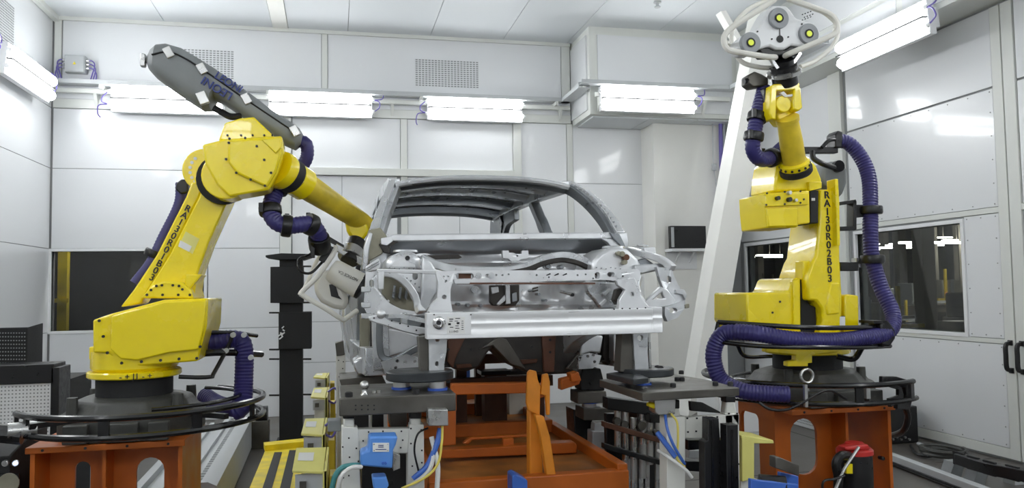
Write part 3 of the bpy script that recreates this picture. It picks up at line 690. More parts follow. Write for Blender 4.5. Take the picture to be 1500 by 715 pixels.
# grey capsule cable housing
hst = [((219, 82), (216, 94)), ((224, 75), (220, 104)), ((233, 69.5), (228, 113)), ((247, 68), (241, 123)), ((268, 74), (259, 136)), ((290, 87), (281, 151)), ((306, 97), (298, 162)), ((316, 103), (309, 161)), ((324, 109), (315, 146)), ((340, 120), (328, 152)), ((357, 132), (345, 164)), ((380, 149), (367, 179)), ((402, 166), (390, 192)), ((428, 182), (417, 212)), ((439, 190), (432, 219)), ((444, 198), (441, 213))]
mb = MB(); vs = []; nq = 24
for i, (tp_, bt_) in enumerate(hst):
    A, B = W(*tp_, 5.50), W(*bt_, 5.50); c = (A+B)/2; h = (A-B)/2; dep = .15*min(1, .35+.3*i, .55+.25*(len(hst)-1-i))
    for k in range(nq):
        an = 2*math.pi*k/nq; ca, sa = math.cos(an), math.sin(an); e = .62
        vs.append(c+h*(math.copysign(abs(sa)**e, sa))+V((0, -dep*math.copysign(abs(ca)**e, ca), 0)))
N_ = len(hst)
mb.add(vs, [(i*nq+k, i*nq+(k+1) % nq, (i+1)*nq+(k+1) % nq, (i+1)*nq+k) for i in range(N_-1) for k in range(nq)]+[tuple(range(nq)), tuple(range((N_-1)*nq, N_*nq))])
ho = mb.build('cable_housing', 'grey_housing', R1, label='grey capsule cable housing')
MB().tube(smooth_path([W(222, 80, 5.352), W(245, 76, 5.352), W(268, 84, 5.352), W(300, 104, 5.352), W(362, 147, 5.352), W(438, 198, 5.352)], 5), .006, 6).build('parting_line', 'black', ho)
for x, y in ((247, 77), (296, 101), (361, 145), (432, 192)): MB().cbox(W(x, y, 5.352), (.05, .03, .07), Matrix.Rotation(-.5, 3, 'Y')).build('latch', 'steel', ho, bevel=.004)
MB().cbox(W(210, 89, 5.45), (.03, .05, .08)).build('latch', 'steel', ho, bevel=.004)
MB().cbox(W(297, 144, 5.36), (.06, .04, .08), Matrix.Rotation(-.4, 3, 'Y')).build('latch', 'steel', ho, bevel=.004)
ed = (W(341, 140, 5.35)-W(298, 114, 5.35)).normalized()
lettering('LEONI', .074, W(318, 129, 5.347), -ed, V((0, 0, -1)), 'ink_blue', ho, bold=.0008, depth=.006)
lettering('LEONI', .066, W(335, 121, 5.349), ed, V((0, 0, 1)), 'ink_blue', ho, bold=.0008, depth=.006)
ptube([(313, 158, 5.45), (324, 164, 5.45), (338, 171, 5.45), (354, 170, 5.45)], .022).build('link_rod', 'black', R1)
# dress pack
ptube([(438, 206, 5.5), (449, 212, 5.5), (449, 232, 5.52), (436, 252, 5.56)], .045, hose=True).build('hose', 'purple', R1)
LH = [(409, 272, 5.28), (400, 290, 5.25), (396, 308, 5.22), (403, 324, 5.2), (420, 331, 5.2), (440, 329, 5.22), (455, 329, 5.26), (466, 341, 5.3), (468, 356, 5.36)]
ptube(LH, .055, hose=True).build('hose', 'purple', R1)
for i, w in ((0, .09), (2, .06), (4, .06), (6, .06), (8, .11)):
    a = W(*LH[max(i-1, 0)]); b = W(*LH[min(i+1, len(LH)-1)]); clamp(W(*LH[i]), b-a, .055, w, R1)
ptube([(266, 268, 5.66), (263, 300, 5.66), (240, 348, 5.66), (222, 385, 5.64), (198, 416, 5.62)], .04, hose=True).build('hose', 'purple', R1)
MB().slab([(258, 268), (266, 262), (276, 264), (276, 282), (264, 284), (257, 278)], 5.6, .12).build('hose_bracket', 'black', R1, bevel=.01)
clamp(W(225, 372, 5.65), (.35, 0, .8), .045, .05, R1)
# tubular guard rings round the base
RC = (-1.15, 5.42)
for z, a0, a1 in ((1.035, 209, 420), (.93, 211, 420)): MB().tube(arc(RC, .70, z, a0, a1, 64), .019, 8).build('guard_ring', 'black_gloss', R1)
MB().tube(arc(RC, .56, 1.05, 285, 420, 40), .013, 8).build('guard_ring', 'black_gloss', R1)
for a in (210, 223, 265, 304, 340, 400):
    ca, sa = math.cos(math.radians(a)), math.sin(math.radians(a))
    MB().beam([V((RC[0]+.70*ca, RC[1]+.70*sa, z)) for z in (.92, 1.04)], .055 if a in (265, 304) else .03, .02, (ca, sa, 0)).build('ring_strap', 'black', R1)
for a in (225, 320):
    ca, sa = math.cos(math.radians(a)), math.sin(math.radians(a))
    MB().beam([V((RC[0]+r*ca, RC[1]+r*sa, .98)) for r in (.38, .70)], .03, .03).build('ring_arm', 'black', R1)
for pts in ([(262, 488, 5.5), (300, 487, 5.45), (345, 488, 5.5), (376, 492, 5.65)], [(268, 521, 5.5), (310, 517, 5.42), (350, 517, 5.5), (383, 519, 5.7)]):
    ptube(pts, .014 if pts[0][1] < 500 else .022).build('rack_bar', 'black_gloss', R1)
ptube([(262, 552, 5.3), (290, 553, 5.3), (310, 552, 5.3), (312, 549, 5.3), (331, 514, 5.45), (341, 491, 5.45)], .013, k=2).build('rack_strut', 'black', R1)
ptube([(357, 491, 5.55), (367, 524, 5.6)], .013).build('rack_strut', 'black', R1)
for x, y in ((341, 491), (357, 491), (331, 514), (367, 524)): pcyl(MB(), x, y, 5.42, 5.46, 3.4, 14).build('end_cap', 'grey_pale', R1)
ptube([(272, 500, 5.6), (310, 500, 5.5), (345, 497, 5.52), (357, 510, 5.52), (357, 560, 5.5), (354, 595, 5.45), (340, 606, 5.45)], .062, hose=True).build('hose', 'purple', R1)
ptube([(354, 590, 5.55), (345, 598, 5.7), (320, 592, 5.95), (300, 580, 6.1)], .06, hose=True).build('hose', 'purple', R1)
MB().tube(smooth_path([V((-1.68, 4.95, .93)), V((-1.85, 4.95, .95)), V((-2.1, 5.0, .92)), V((-2.4, 5.05, .8)), V((-2.6, 5.1, .5)), V((-2.65, 5.1, .05))], 6), .05, 10).build('supply_cable', 'black', R1)
MB().cyl((-1.75, 4.93, .96), (-1.62, 4.98, .96), .045, .045, 14).build('plug', 'steel', R1)

# ----------------------------------------------------------------- right robot
QX, QY = 3.42, 5.35
pedestal(3.05, 3.79, 4.95, 5.70, .85, [(1157, 1196, 613, .20)], 'orange steel pedestal with one oval opening beside the vacuum cleaner', open_right=.16, side_cut=True)
R2 = thing('industrial_robot', (QX, QY, .85), 'yellow six-axis robot raising a three-eyed white sensor head', 'robot', 'yellow industrial robots')
robot_base(R2, QX, QY, .85, 1.12)
tl = MB().slab([(1094, 429), (1155, 428), (1162, 411), (1166, 407), (1173, 407), (1174, 500), (1112, 500), (1094, 472)], 5.08, .5).build('turret', 'yellow', R2, bevel=.014)
MB().slab([(1096, 452), (1120, 476), (1120, 500), (1096, 500)], 5.075, .03).build('turret_chamfer', 'yellow', tl, bevel=.008)
bolts([(1143, 442), (1132, 458), (1121, 475)], 5.08, 1.6, tl)
MB().slab([(1162, 412), (1172, 408), (1173, 500), (1163, 500)], 5.06, .05).build('turret_rim', 'yellow', tl, bevel=.006)
MB().slab([(1173, 409), (1182, 411), (1183, 440), (1186, 446), (1195, 450), (1197, 495), (1173, 495)], 5.09, .3).build('joint_cover', 'black_matte', R2, bevel=.006)
ar = MB().slab([(1201, 277), (1229, 278), (1231, 380), (1234, 432), (1234, 455), (1232, 492), (1200, 492), (1206, 470), (1204, 452), (1196, 441), (1184, 440), (1182, 408), (1190, 384), (1195, 375), (1200, 330)], 5.02, .38).build('lower_arm', 'yellow', R2, bevel=.016)
lettering('\n'.join('RA130R02B03'), .072, W(1213.5, 347, 5.017), (1, 0, 0), (0, 0, 1), 'ink', ar, bold=.0011)
MB().slab([(1176, 382), (1193, 382), (1189, 411), (1176, 410)], 5.06, .1).build('arm_step', 'yellow', ar, bevel=.008)
MB().slab([(1217, 414), (1231, 414), (1231, 460), (1212, 462), (1210, 448)], 5.01, .05).build('arm_boss', 'yellow', ar, bevel=.012)
MB().slab([(1223, 262), (1228, 262), (1230, 300), (1231, 360), (1226, 360), (1225, 300)], 4.97, .1).build('arm_web', 'yellow', ar, bevel=.005)
MB().slab([(1237, 433), (1243, 431), (1258, 433), (1259, 490), (1237, 490)], 5.06, .35).build('balancer_block', 'yellow', R2, bevel=.012)
MB().pbox(1220, 463, 1238, 478, 5.03, .1).build('switch_box', 'black', R2); MB().pbox(1230, 464, 1238, 478, 5.02, .02).build('white_label', 'paper', R2)
MB().slab([(1122, 508), (1228, 508), (1228, 516), (1190, 520), (1190, 532), (1184, 532), (1184, 537), (1154, 537), (1154, 530), (1166, 528), (1166, 520), (1122, 516)], 4.96, .06).build('stop_block', 'yellow', R2, bevel=.006)
eb = MB(); c = W(1182, 551, 4.86); eb.tube([c+V((.045*math.cos(a), 0, .045*math.sin(a))) for a in [2*math.pi*k/20 for k in range(20)]], .011, 8, True); eb.cyl(c-V((0, 0, .045)), c-V((0, 0, .10)), .014, n=10); eb.build('eye_bolt', 'steel', R2)
# elbow
eh = MB().slab([(1120, 283), (1186, 279), (1187, 327), (1170, 329), (1169, 333), (1124, 334), (1121, 305)], 4.92, .36).build('elbow_housing', 'yellow', R2, bevel=.014)
MB().slab([(1122, 286), (1184, 282), (1184, 300), (1122, 303)], 4.90, .03).build('elbow_cover', 'yellow', eh, bevel=.006)
MB().slab([(1123, 305), (1169, 305), (1168, 331), (1126, 332)], 4.905, .03).build('elbow_lid', 'yellow', eh, bevel=.006)
bolts([(1124, 283), (1150, 281), (1173, 280), (1123, 300), (1150, 299), (1173, 297), (1178, 292)], 4.90, 1.5, eh)
for x, y, r in ((1141, 290, 3.2), (1158, 282, 3), (1158, 292, 3.6), (1167, 293, 2.6)): pcyl(MB(), x, y, 4.87, 4.9, r, 12).build('valve', 'black' if r > 3.1 else 'steel', eh)
MB().slab([(1187, 279), (1199, 279), (1199, 327), (1187, 327)], 4.98, .3).build('elbow_ring', 'black_matte', R2, bevel=.006); MB().pbox(1189, 290, 1194, 294, 4.977, .004).build('white_label', 'paper', R2)
ub = MB().slab([(1135, 281), (1136, 258), (1140, 236), (1146, 231), (1162, 232), (1188, 234), (1196, 242), (1204, 262), (1204, 272), (1190, 279)], 5.0, .34).build('upper_housing', 'yellow', R2, bevel=.016)
MB().slab([(1185, 266), (1204, 266), (1204, 276), (1186, 280)], 4.97, .05).build('housing_lug', 'yellow', ub, bevel=.005)
a0 = W(1166, 252, 4.97); a1 = W(1153, 172, 4.80); da = (a1-a0).normalized()
MB().lathe([(.105, -.01), (.112, .0), (.112, .035), (.10, .04)], a0, da, 32).build('collar_ring', 'black_matte', R2)
MB().lathe([(.10, .035), (.102, .04), (.102, .075), (.088, .085)], a0, da, 32).build('collar', 'yellow', R2)
mb = MB()
for k in range(14):
    an = 2*math.pi*k/14; uu = da.orthogonal().normalized(); vv = da.cross(uu); p = a0+da*.055+(uu*math.cos(an)+vv*math.sin(an))*.101; mb.cyl(p, p+(uu*math.cos(an)+vv*math.sin(an))*.006, .009, n=8)
mb.build('bolts', 'ink', R2, kind='stuff')
Lr = (a1-a0).length
f2 = MB().lathe([(.078, .08), (.078, Lr*.55), (.070, Lr*.92), (.078, Lr*.93), (.078, Lr), (.06, Lr+.01)], a0, da, 28).build('forearm', 'yellow_worn', R2)
wr_ = MB().slab([(1129, 126), (1134, 123), (1172, 121), (1172, 131), (1138, 133), (1137, 175), (1131, 174), (1127, 166)], 4.74, .16).build('wrist_fork', 'yellow', R2, bevel=.008)
MB().slab([(1163, 128), (1173, 127), (1176, 158), (1170, 163), (1162, 160)], 4.74, .16).build('wrist_fork', 'yellow', R2, bevel=.01)
pcyl(MB(), 1148, 152, 4.76, 4.9, 13).build('wrist_drum', 'yellow', R2, bevel=.006)
MB().slab([(1140, 150), (1166, 148), (1166, 172), (1158, 182), (1146, 182), (1138, 172)], 4.80, .12).build('wrist', 'yellow', R2, bevel=.012)
MB().slab([(1143, 136), (1148, 134), (1153, 139), (1161, 138), (1161, 141), (1150, 142)], 4.75, .02).build('white_label', 'paper', wr_)
MB().slab([(1120, 128), (1130, 126), (1131, 174), (1122, 170)], 4.80, .12).build('motor', 'black', R2, bevel=.01)
t0 = W(1150, 124, 4.80); t1 = W(1147, 92, 4.74); dt = (t1-t0).normalized()
MB().lathe([(.085, 0), (.085, .06), (.075, .065)], t0, dt, 28).build('tool_flange', 'black', R2)
MB().lathe([(.10, .065), (.112, .07), (.112, .095), (.10, .10)], t0, dt, 32).build('flange_ring', 'steel', R2)
MB().lathe([(.09, .10), (.09, .13), (.07, .135), (.07, .17)], t0, dt, 28).build('adapter', 'black', R2)
for s in (-1, 1): MB().beam([W(1147+s*8, 101, 4.72), W(1147+s*24, 78, 4.74)], .03, .02).build('adapter_strut', 'chrome', R2)
# sensor head with three eyes
sp_ = [(1126, 14), (1132, 8), (1152, 8), (1158, 14), (1166, 26), (1192, 34), (1202, 45), (1202, 58), (1195, 66), (1178, 68), (1160, 66), (1150, 72), (1138, 72), (1128, 67), (1112, 72), (1106, 76), (1092, 76), (1085, 68), (1086, 56), (1096, 47), (1112, 40)]
se = MB().slab(sp_, 4.66, .16).build('sensor_head', 'white', R2, bevel=.014, label='white triangular sensor head with three lenses')
MB().slab([(1112, 72), (1127, 68), (1138, 73), (1150, 73), (1160, 67), (1178, 69), (1168, 80), (1120, 82)], 4.69, .1).build('head_shadow', 'black', se, bevel=.006)  # black piece standing in for the shadow under the sensor head
for x, y in ((1142, 26), (1100.5, 62), (1186, 49)):
    ring = pcyl(MB(), x, y, 4.635, 4.67, 16.3, 36).build('eye_ring', 'grey_mid', se, bevel=.004)
    pcyl(MB(), x, y, 4.628, 4.64, 7.2, 24).build('eye_barrel', 'lens', ring); pcyl(MB(), x, y, 4.624, 4.63, 4.6, 20).build('eye_lens', 'lens_green', ring)
pcyl(MB(), 1143, 57, 4.652, 4.662, 5.6, 20).build('center_lens', 'lens', se)
MB().tube([W(1142, 41, 4.656), W(1142.5, 52, 4.656)], .003, 6).build('slit', 'ink', se)
bolts([(1131, 57), (1155, 54), (1110, 46), (1175, 35)], 4.66, 1.3, se)
bolts([(1176+4*i+(3 if j % 2 else 0), 29-4*j+i*-1.5) for i in range(4) for j in range(3)], 4.80, .8, se)
for Yg in (4.56, ):
    px_loop([(1134, 0, Yg+.05), (1100, 22, Yg), (1070, 42, Yg), (1060, 57, Yg), (1066, 72, Yg), (1085, 77, Yg), (1122, 83, Yg+.04), (1136, 84, Yg+.1)], .019, 'guard_tube', 'beige', R2)
    px_loop([(1153, -2, Yg+.05), (1185, 9, Yg), (1214, 20, Yg), (1225, 32, Yg), (1225, 46, Yg), (1210, 56, Yg), (1160, 77, Yg+.04), (1150, 82, Yg+.1)], .019, 'guard_tube', 'beige', R2)
for pts in ([(1142, -4, 4.95), (1102, 10, 4.95), (1076, 36, 4.95), (1072, 66, 4.9), (1086, 90, 4.85), (1110, 98, 4.82), (1130, 100, 4.8)], [(1150, -4, 4.95), (1200, 14, 4.95), (1226, 38, 4.95), (1222, 64, 4.9), (1196, 88, 4.86), (1172, 98, 4.8)]):
    px_loop(pts, .016, 'guard_tube', 'beige', R2)
for x, y in ((1064, 62), (1224, 40)): MB().tube([W(x, y, 4.56), W(x+6 if x < 1100 else x-2, y+4, 4.95)], .013, 8).build('guard_tie', 'beige', R2)
MB().slab([(1096, 110), (1106, 104), (1116, 108), (1126, 114), (1126, 124), (1104, 128), (1096, 122)], 4.84, .1).build('connector_block', 'steel_dark', R2, bevel=.01)
MB().tube([W(1090, 119, 4.86), W(1102, 117, 4.86)], .02, 10).build('connector', 'black', R2)
# dress pack
RH = [(1120, 128, 4.9), (1114, 150, 4.88), (1109, 172, 4.87), (1104, 200, 4.86), (1103, 220, 4.88), (1113, 233, 4.92), (1130, 231, 5.0), (1150, 214, 5.1), (1168, 208, 5.15)]
ptube(RH, .052, hose=True).build('hose', 'purple', R2)
for i in (2, 3, 6): clamp(W(*RH[i]), W(*RH[i+1])-W(*RH[i-1]), .052, .06, R2)
BH = [(1224, 206, 5.3), (1243, 210, 5.28), (1262, 232, 5.24), (1273, 262, 5.2), (1275, 308, 5.15), (1275, 345, 5.12), (1278, 380, 5.1), (1290, 420, 5.05), (1306, 455, 4.98), (1308, 475, 4.93), (1296, 489, 4.88), (1270, 494, 4.84), (1220, 499, 4.78), (1160, 497, 4.76), (1110, 489, 4.8), (1075, 486, 4.9)]
ptube(BH, .056, hose=True).build('hose', 'purple', R2)
ptube([(1085, 487, 4.88), (1060, 489, 4.95), (1047, 508, 4.98), (1046, 532, 4.98), (1058, 558, 4.95), (1090, 573, 4.85), (1130, 577, 4.78), (1158, 578, 4.74)], .056, hose=True).build('hose', 'purple', R2)
for i in (4, 6): clamp(W(*BH[i]), (0, 0, 1), .066, .06, R2)
MB().slab([(1224, 196), (1228, 191), (1235, 193), (1234, 216), (1224, 216)], 5.24, .12).build('hose_bracket', 'black', R2, bevel=.008)
MB().pbox(1178, 215, 1228, 224, 5.26, .06).build('bracket_plate', 'black', R2, bevel=.004)
ptube([(1190, 222, 5.2), (1192, 232, 5.18), (1205, 240, 5.16), (1222, 246, 5.2)], .02).build('cable', 'black', R2)
ptube([(1204, 216, 5.24), (1214, 206, 5.24), (1226, 204, 5.26)], .014).build('cable', 'black', R2)
for pts in ([(1229, 296), (1254, 292), (1255, 297), (1230, 301)], [(1250, 294), (1255, 294), (1255, 336), (1250, 336)], [(1230, 332), (1254, 331), (1254, 337), (1231, 338)]):
    MB().slab(pts, 5.14, .08).build('hose_arm', 'black', R2, bevel=.003)
MB().pbox(1232, 384, 1258, 397, 5.12, .08).build('hose_arm', 'black', R2, bevel=.004); MB().pbox(1255, 378, 1262, 392, 5.13, .06).build('hose_clip', 'steel', R2); MB().pbox(1254, 300, 1264, 318, 5.15, .06).build('hose_clip', 'black', R2)
gb = MB().slab([(1204, 262), (1206, 246), (1220, 236), (1236, 236), (1242, 248), (1242, 268), (1236, 284), (1228, 292), (1222, 276), (1208, 272)], 5.42, .3).build('cable_box', 'grey_housing', R2, bevel=.03, seg=3)
pcyl(MB(), 1230, 243, 5.38, 5.42, 9, 24).build('cable_inlet', 'black', gb)
# guard rings
for z, r, a0_, a1_, tr_ in ((1.04, .75, 130, 300, .018), (.92, .74, 130, 306, .018)): MB().tube(arc((QX, QY), r, z, a0_, a1_, 60), tr_, 8).build('guard_ring', 'black_gloss', R2)
MB().tube(arc((QX, QY), .55, 1.0, 100, 200, 30), .013, 8).build('guard_ring', 'black_gloss', R2)
for a in (190, 215, 262, 298):
    MB().beam([V((QX+.745*math.cos(math.radians(a)), QY+.745*math.sin(math.radians(a)), z)) for z in (.91, 1.045)], .05, .02, (math.cos(math.radians(a)), math.sin(math.radians(a)), 0)).build('ring_strap', 'black', R2)
for pts, r in (([(1052, 472, 5.0), (1110, 476, 4.82), (1190, 480, 4.74), (1260, 480, 4.82), (1296, 478, 4.95)], .017), ([(1044, 500, 4.98), (1110, 507, 4.78), (1190, 509, 4.7), (1260, 509, 4.78), (1304, 507, 4.95)], .015), ([(1052, 472, 5.0), (1046, 500, 4.98), (1040, 530, 5.0)], .013),
               ([(1080, 505, 4.9), (1092, 522, 4.95), (1130, 522, 5.0)], .013), ([(1262, 510, 4.85), (1250, 526, 4.9), (1226, 522, 4.95)], .02)):
    ptube(pts, r).build('rack_bar', 'black_gloss', R2)
MB().slab([(1290, 474), (1302, 470), (1312, 484), (1312, 496), (1304, 508), (1292, 506)], 4.84, .14).build('hose_guide', 'black', R2, bevel=.01)
MB().pbox(1280, 470, 1300, 474, 4.84, .16).build('hose_guide', 'black', R2)
for pts in ([(1290, 558, 4.66), (1310, 558, 4.7), (1326, 562, 4.74), (1331, 578, 4.76), (1328, 594, 4.74), (1312, 592, 4.7)], [(1300, 560, 4.82), (1318, 566, 4.86), (1318, 584, 4.86), (1302, 590, 4.82)]):
    MB().beam([W(*p) for p in pts], .06, .03, (0, 1, 0)).build('ring_end', 'black', R2, bevel=.004)
ptube([(1325, 592, 4.74), (1330, 612, 4.8), (1322, 632, 4.9), (1300, 640, 5.2)], .022).build('supply_cable', 'black', R2)
ptube([(1112, 590, 4.7), (1130, 600, 4.66), (1160, 598, 4.6), (1210, 572, 4.6), (1240, 585, 4.62)], .009).build('cable', 'black', R2)
MB().cbox(W(1270, 575, 4.7), (.03, .03, .08)).build('ring_latch', 'steel', R2); MB().cbox(W(1180, 580, 4.6), (.02, .02, .14)).build('ring_latch', 'steel', R2)

# ================================================================= CAR BODY IN WHITE
def CXY(Y): return 1.085-.044*(Y-4.1)
def C3(x, Y, z): return V((CXY(Y)+x, Y, z))
car = thing('car_body', (CXY(6), 6, 1.15), 'bare silver aluminium car body shell without doors or panels on fixture stands', 'car body')
def cp(name, px, Y, t, m='alu', bevel=.006, holes=(), parent=None, **k): return MB().slab(px, Y, t, holes).build(name, m, parent or car, bevel=bevel, **k)
def crv(name, pts, w, h, m='alu', up=(0, 0, 1), n=5, bevel=.006, parent=None): return MB().beam(smooth_path(pts, n), w, h, up).build(name, m, parent or car, bevel=bevel)

# ---- roof, bows, headers
ZR = W(700, 264, 5.5).z
def roof_pt(u, v, dz=0):
    Y = 5.48+1.95*v; s = 2*u-1; hw = .64-.06*v
    z = ZR+.012+.04*math.sin(math.pi*min(1, v*1.05+.02))-.055*abs(s)**2.6-.03*v*v
    return C3(s*hw, Y-.05*(1-s*s)*(1-v), z+dz)
rf = MB().sheet(lambda u, v: roof_pt(u, v), 28, 20, (0, 0, -.006)).build('roof', 'alu_roof', car)
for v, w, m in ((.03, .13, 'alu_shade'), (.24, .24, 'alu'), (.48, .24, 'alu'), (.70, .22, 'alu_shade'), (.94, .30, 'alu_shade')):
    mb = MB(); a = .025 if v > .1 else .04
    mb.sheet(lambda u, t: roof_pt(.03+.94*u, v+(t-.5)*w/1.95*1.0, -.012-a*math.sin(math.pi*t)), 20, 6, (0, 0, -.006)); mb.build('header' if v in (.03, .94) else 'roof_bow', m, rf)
MB().tube([roof_pt(.02+.96*k/24, .0, -.012)+V((0, -.012, 0)) for k in range(25)], .022, 10).build('roof_lip', 'alu_roof', rf)
MB().beam([roof_pt(.05+.9*k/16, .985, -.035) for k in range(17)], .05, .05).build('rear_flange', 'alu_shade', rf)
# ---- body sides: cant rail, pillars, sill, quarter panel (mirrored)
for s in (-1, 1):
    crv('cant_rail', [C3(s*.62, 5.50, ZR-.035), C3(s*.615, 5.9, ZR-.03), C3(s*.60, 6.5, ZR-.03), C3(s*.58, 7.1, ZR-.05), C3(s*.56, 7.45, ZR-.08)], .08, .08)
    if s < 0: ap = [W(576, 268, 5.52), W(569, 285, 5.38), W(561, 305, 5.24), W(553, 327, 5.08), W(546, 350, 4.95)]
    else: ap = [W(836, 272, 5.52), W(852, 280, 5.4), W(873, 297, 5.25), W(893, 320, 5.08), W(908, 345, 4.94)]
    A = crv('a_pillar', ap, [.05]*16+[.06]*5, .06, 'alu_roof')
    off = V((-s*.04, .03, -.01))
    crv('a_pillar_inner', [p+off for p in ap], .045 if s < 0 else .05, .07, 'alu_shade' if s > 0 else 'alu', parent=A)  # right inner pillar takes the aluminium with shade in its colour
    if s > 0:
        mb = MB()
        for k in range(15):
            p = smooth_path(ap, 4)[k]; mb.cyl(p+V((-.01, -.05, 0)), p+V((-.01, -.06, 0)), .006, n=6)
        mb.build('weld_spots', 'seam', A, kind='stuff')
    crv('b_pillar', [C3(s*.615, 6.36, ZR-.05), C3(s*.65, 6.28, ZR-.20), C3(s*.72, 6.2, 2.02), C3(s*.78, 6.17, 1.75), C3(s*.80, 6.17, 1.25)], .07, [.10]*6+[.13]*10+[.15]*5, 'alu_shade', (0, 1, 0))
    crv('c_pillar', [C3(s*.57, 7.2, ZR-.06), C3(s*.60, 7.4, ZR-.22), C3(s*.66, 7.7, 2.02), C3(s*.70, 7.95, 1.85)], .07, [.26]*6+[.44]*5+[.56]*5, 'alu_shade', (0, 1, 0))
    crv('cant_gusset', [C3(s*.58, 6.75, ZR-.07), C3(s*.58, 7.05, ZR-.11), C3(s*.60, 7.3, ZR-.26)], .05, .20, 'alu_shade')
    crv('sill', [C3(s*.80, 4.95, 1.27), C3(s*.81, 5.6, 1.25), C3(s*.81, 7.0, 1.25)], .13, .17)
    crv('hinge_pillar', [C3(s*.765, 4.98, 1.22), C3(s*.775, 4.98, 1.6), C3(s*.78, 4.96, 1.95), C3(s*.77, 4.96, 2.05)], .10, .10, 'alu', (0, 1, 0))
    def q(u, v, s=s):
        Y = 7.0+1.55*u; z = 1.22+.80*v; arch = math.hypot((Y-7.75)/.40, (z-1.22)/.40)
        x = .82+.07*math.sin(math.pi*min(1, v*.9+.1))-.05*u*u
        return C3(s*x, Y, z)
    MB().sheet(q, 24, 14, (-s*.006, 0, 0)).build('quarter_panel', 'alu_roof', car)
    crv('front_rail', [C3(s*.46, 4.10, 1.52), C3(s*.46, 4.5, 1.50), C3(s*.45, 4.85, 1.42), C3(s*.44, 5.1, 1.30)], .09, .13, 'alu')
# outer left side as seen beyond the pillar: rear door frame pressing
cp('side_pressing', [(535, 398), (520, 402), (505, 420), (499, 445), (502, 480), (510, 515), (521, 546), (531, 548), (529, 500), (531, 450)], 6.3, .08, 'alu_roof', .02)
for k in range(3): MB().tube(smooth_path([W(518-4*k, 412+6*k, 6.29), W(507+2*k, 455, 6.29), W(511+3*k, 500, 6.29), W(523+k*2, 540, 6.29)], 6), .012, 6).build('pressing_bead', 'alu_roof', car)
# ---- floor and rear bulkhead
def floor_pt(u, v):
    x = -.80+1.6*u; Y = 5.05+2.6*v; return C3(x, Y, 1.22+.16*math.exp(-(x/.13)**4)+.12*max(0, v-.7)/.3)
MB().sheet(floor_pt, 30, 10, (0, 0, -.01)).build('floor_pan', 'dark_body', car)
MB().sheet(lambda u, v: C3(-.74+1.48*u, 7.55+.15*v, 1.35+.5*v), 12, 6, (0, .01, 0)).build('seat_bulkhead', 'alu_shade', car)
MB().sheet(lambda u, v: C3(-.70+1.40*u, 7.68+.5*v, 1.86+.03*v), 12, 6, (0, 0, -.01)).build('parcel_shelf', 'alu_shade', car)
# ---- dash panel (bulkhead) with pressed shapes
def bump(x, y, cx, cy, rx, ry, p=4): return math.exp(-(((x-cx)/rx)**2+((y-cy)/ry)**2)**(p/2))
def dash(u, v):
    x = 566+336*u; y = 462-100*v
    d = .05*bump(x, y, 818, 428, 40, 34)-.035*bump(x, y, 818, 428, 26, 22)+.02*bump(x, y, 818, 428, 8, 18)
    d += .06*bump(x, y, 688, 425, 24, 26, 3)-.02*bump(x, y, 697, 424, 6, 6)+.05*bump(x, y, 628, 430, 18, 40)
    d += .05*bump(x, y, 739, 470, 42, 40)+.04*bump(x, y, 872, 425, 14, 26)-.03*bump(x, y, 853, 428, 10, 16)
    d += .025*math.sin(x*.11)*math.exp(-((y-456)/7)**2)+.02*math.exp(-((y-446)/3)**2)
    d += .03*math.exp(-((y-384)/5)**2)+.012*math.sin(x*.05+y*.09)
    return W(x, y, 5.02-d)
da_ = MB().sheet(dash, 110, 44, (0, .008, 0)).build('dash_panel', 'alu_bright', car)
cp('pass_through', [(718, 418), (761, 417), (761, 440), (755, 448), (722, 448), (718, 443)], 4.90, .05, 'dark_body', .006, parent=da_)
cp('pass_bracket', [(741, 418), (747, 418), (748, 445), (741, 446)], 4.87, .03, 'alu', .003, parent=da_); cp('pass_bracket', [(727, 446), (740, 432), (741, 440), (731, 448)], 4.87, .03, 'alu', .003, parent=da_)
cp('pass_bracket', [(750, 430), (757, 428), (758, 441), (750, 443)], 4.87, .03, 'alu_shade', .003, parent=da_); cp('pass_bracket', [(720, 421), (730, 420), (731, 428), (721, 431)], 4.88, .02, 'alu', .003, parent=da_)
for x, y, r in ((818, 410, 2), (696, 424, 3), (696, 424, 5), (800, 440, 2), (840, 415, 2), (672, 446, 2.4), (686, 447, 2.4), (705, 448, 2.4), (790, 431, 2), (780, 426, 2)):
    pcyl(MB(), x, y, 4.905 if r < 4 else 4.91, 5.0, r, 14).build('stud', 'alu_shade' if r < 3 else 'alu', da_)
MB().tube([W(820, 427, 4.90), W(841, 432, 4.88)], .010, 8).build('brake_pin', 'steel', da_); pcyl(MB(), 839, 432, 4.87, 4.9, 2.6, 10).build('pin_head', 'black', da_)
for y in (421, 425): MB().tube([W(780, y+2, 4.9), W(788, y, 4.9)], .006, 6).build('clip', 'steel_dark', da_)
cp('wiper_slot', [(617, 374), (672, 373), (677, 377), (672, 379), (640, 380), (626, 380)], 4.86, .03, 'dark_body', .002, parent=da_)
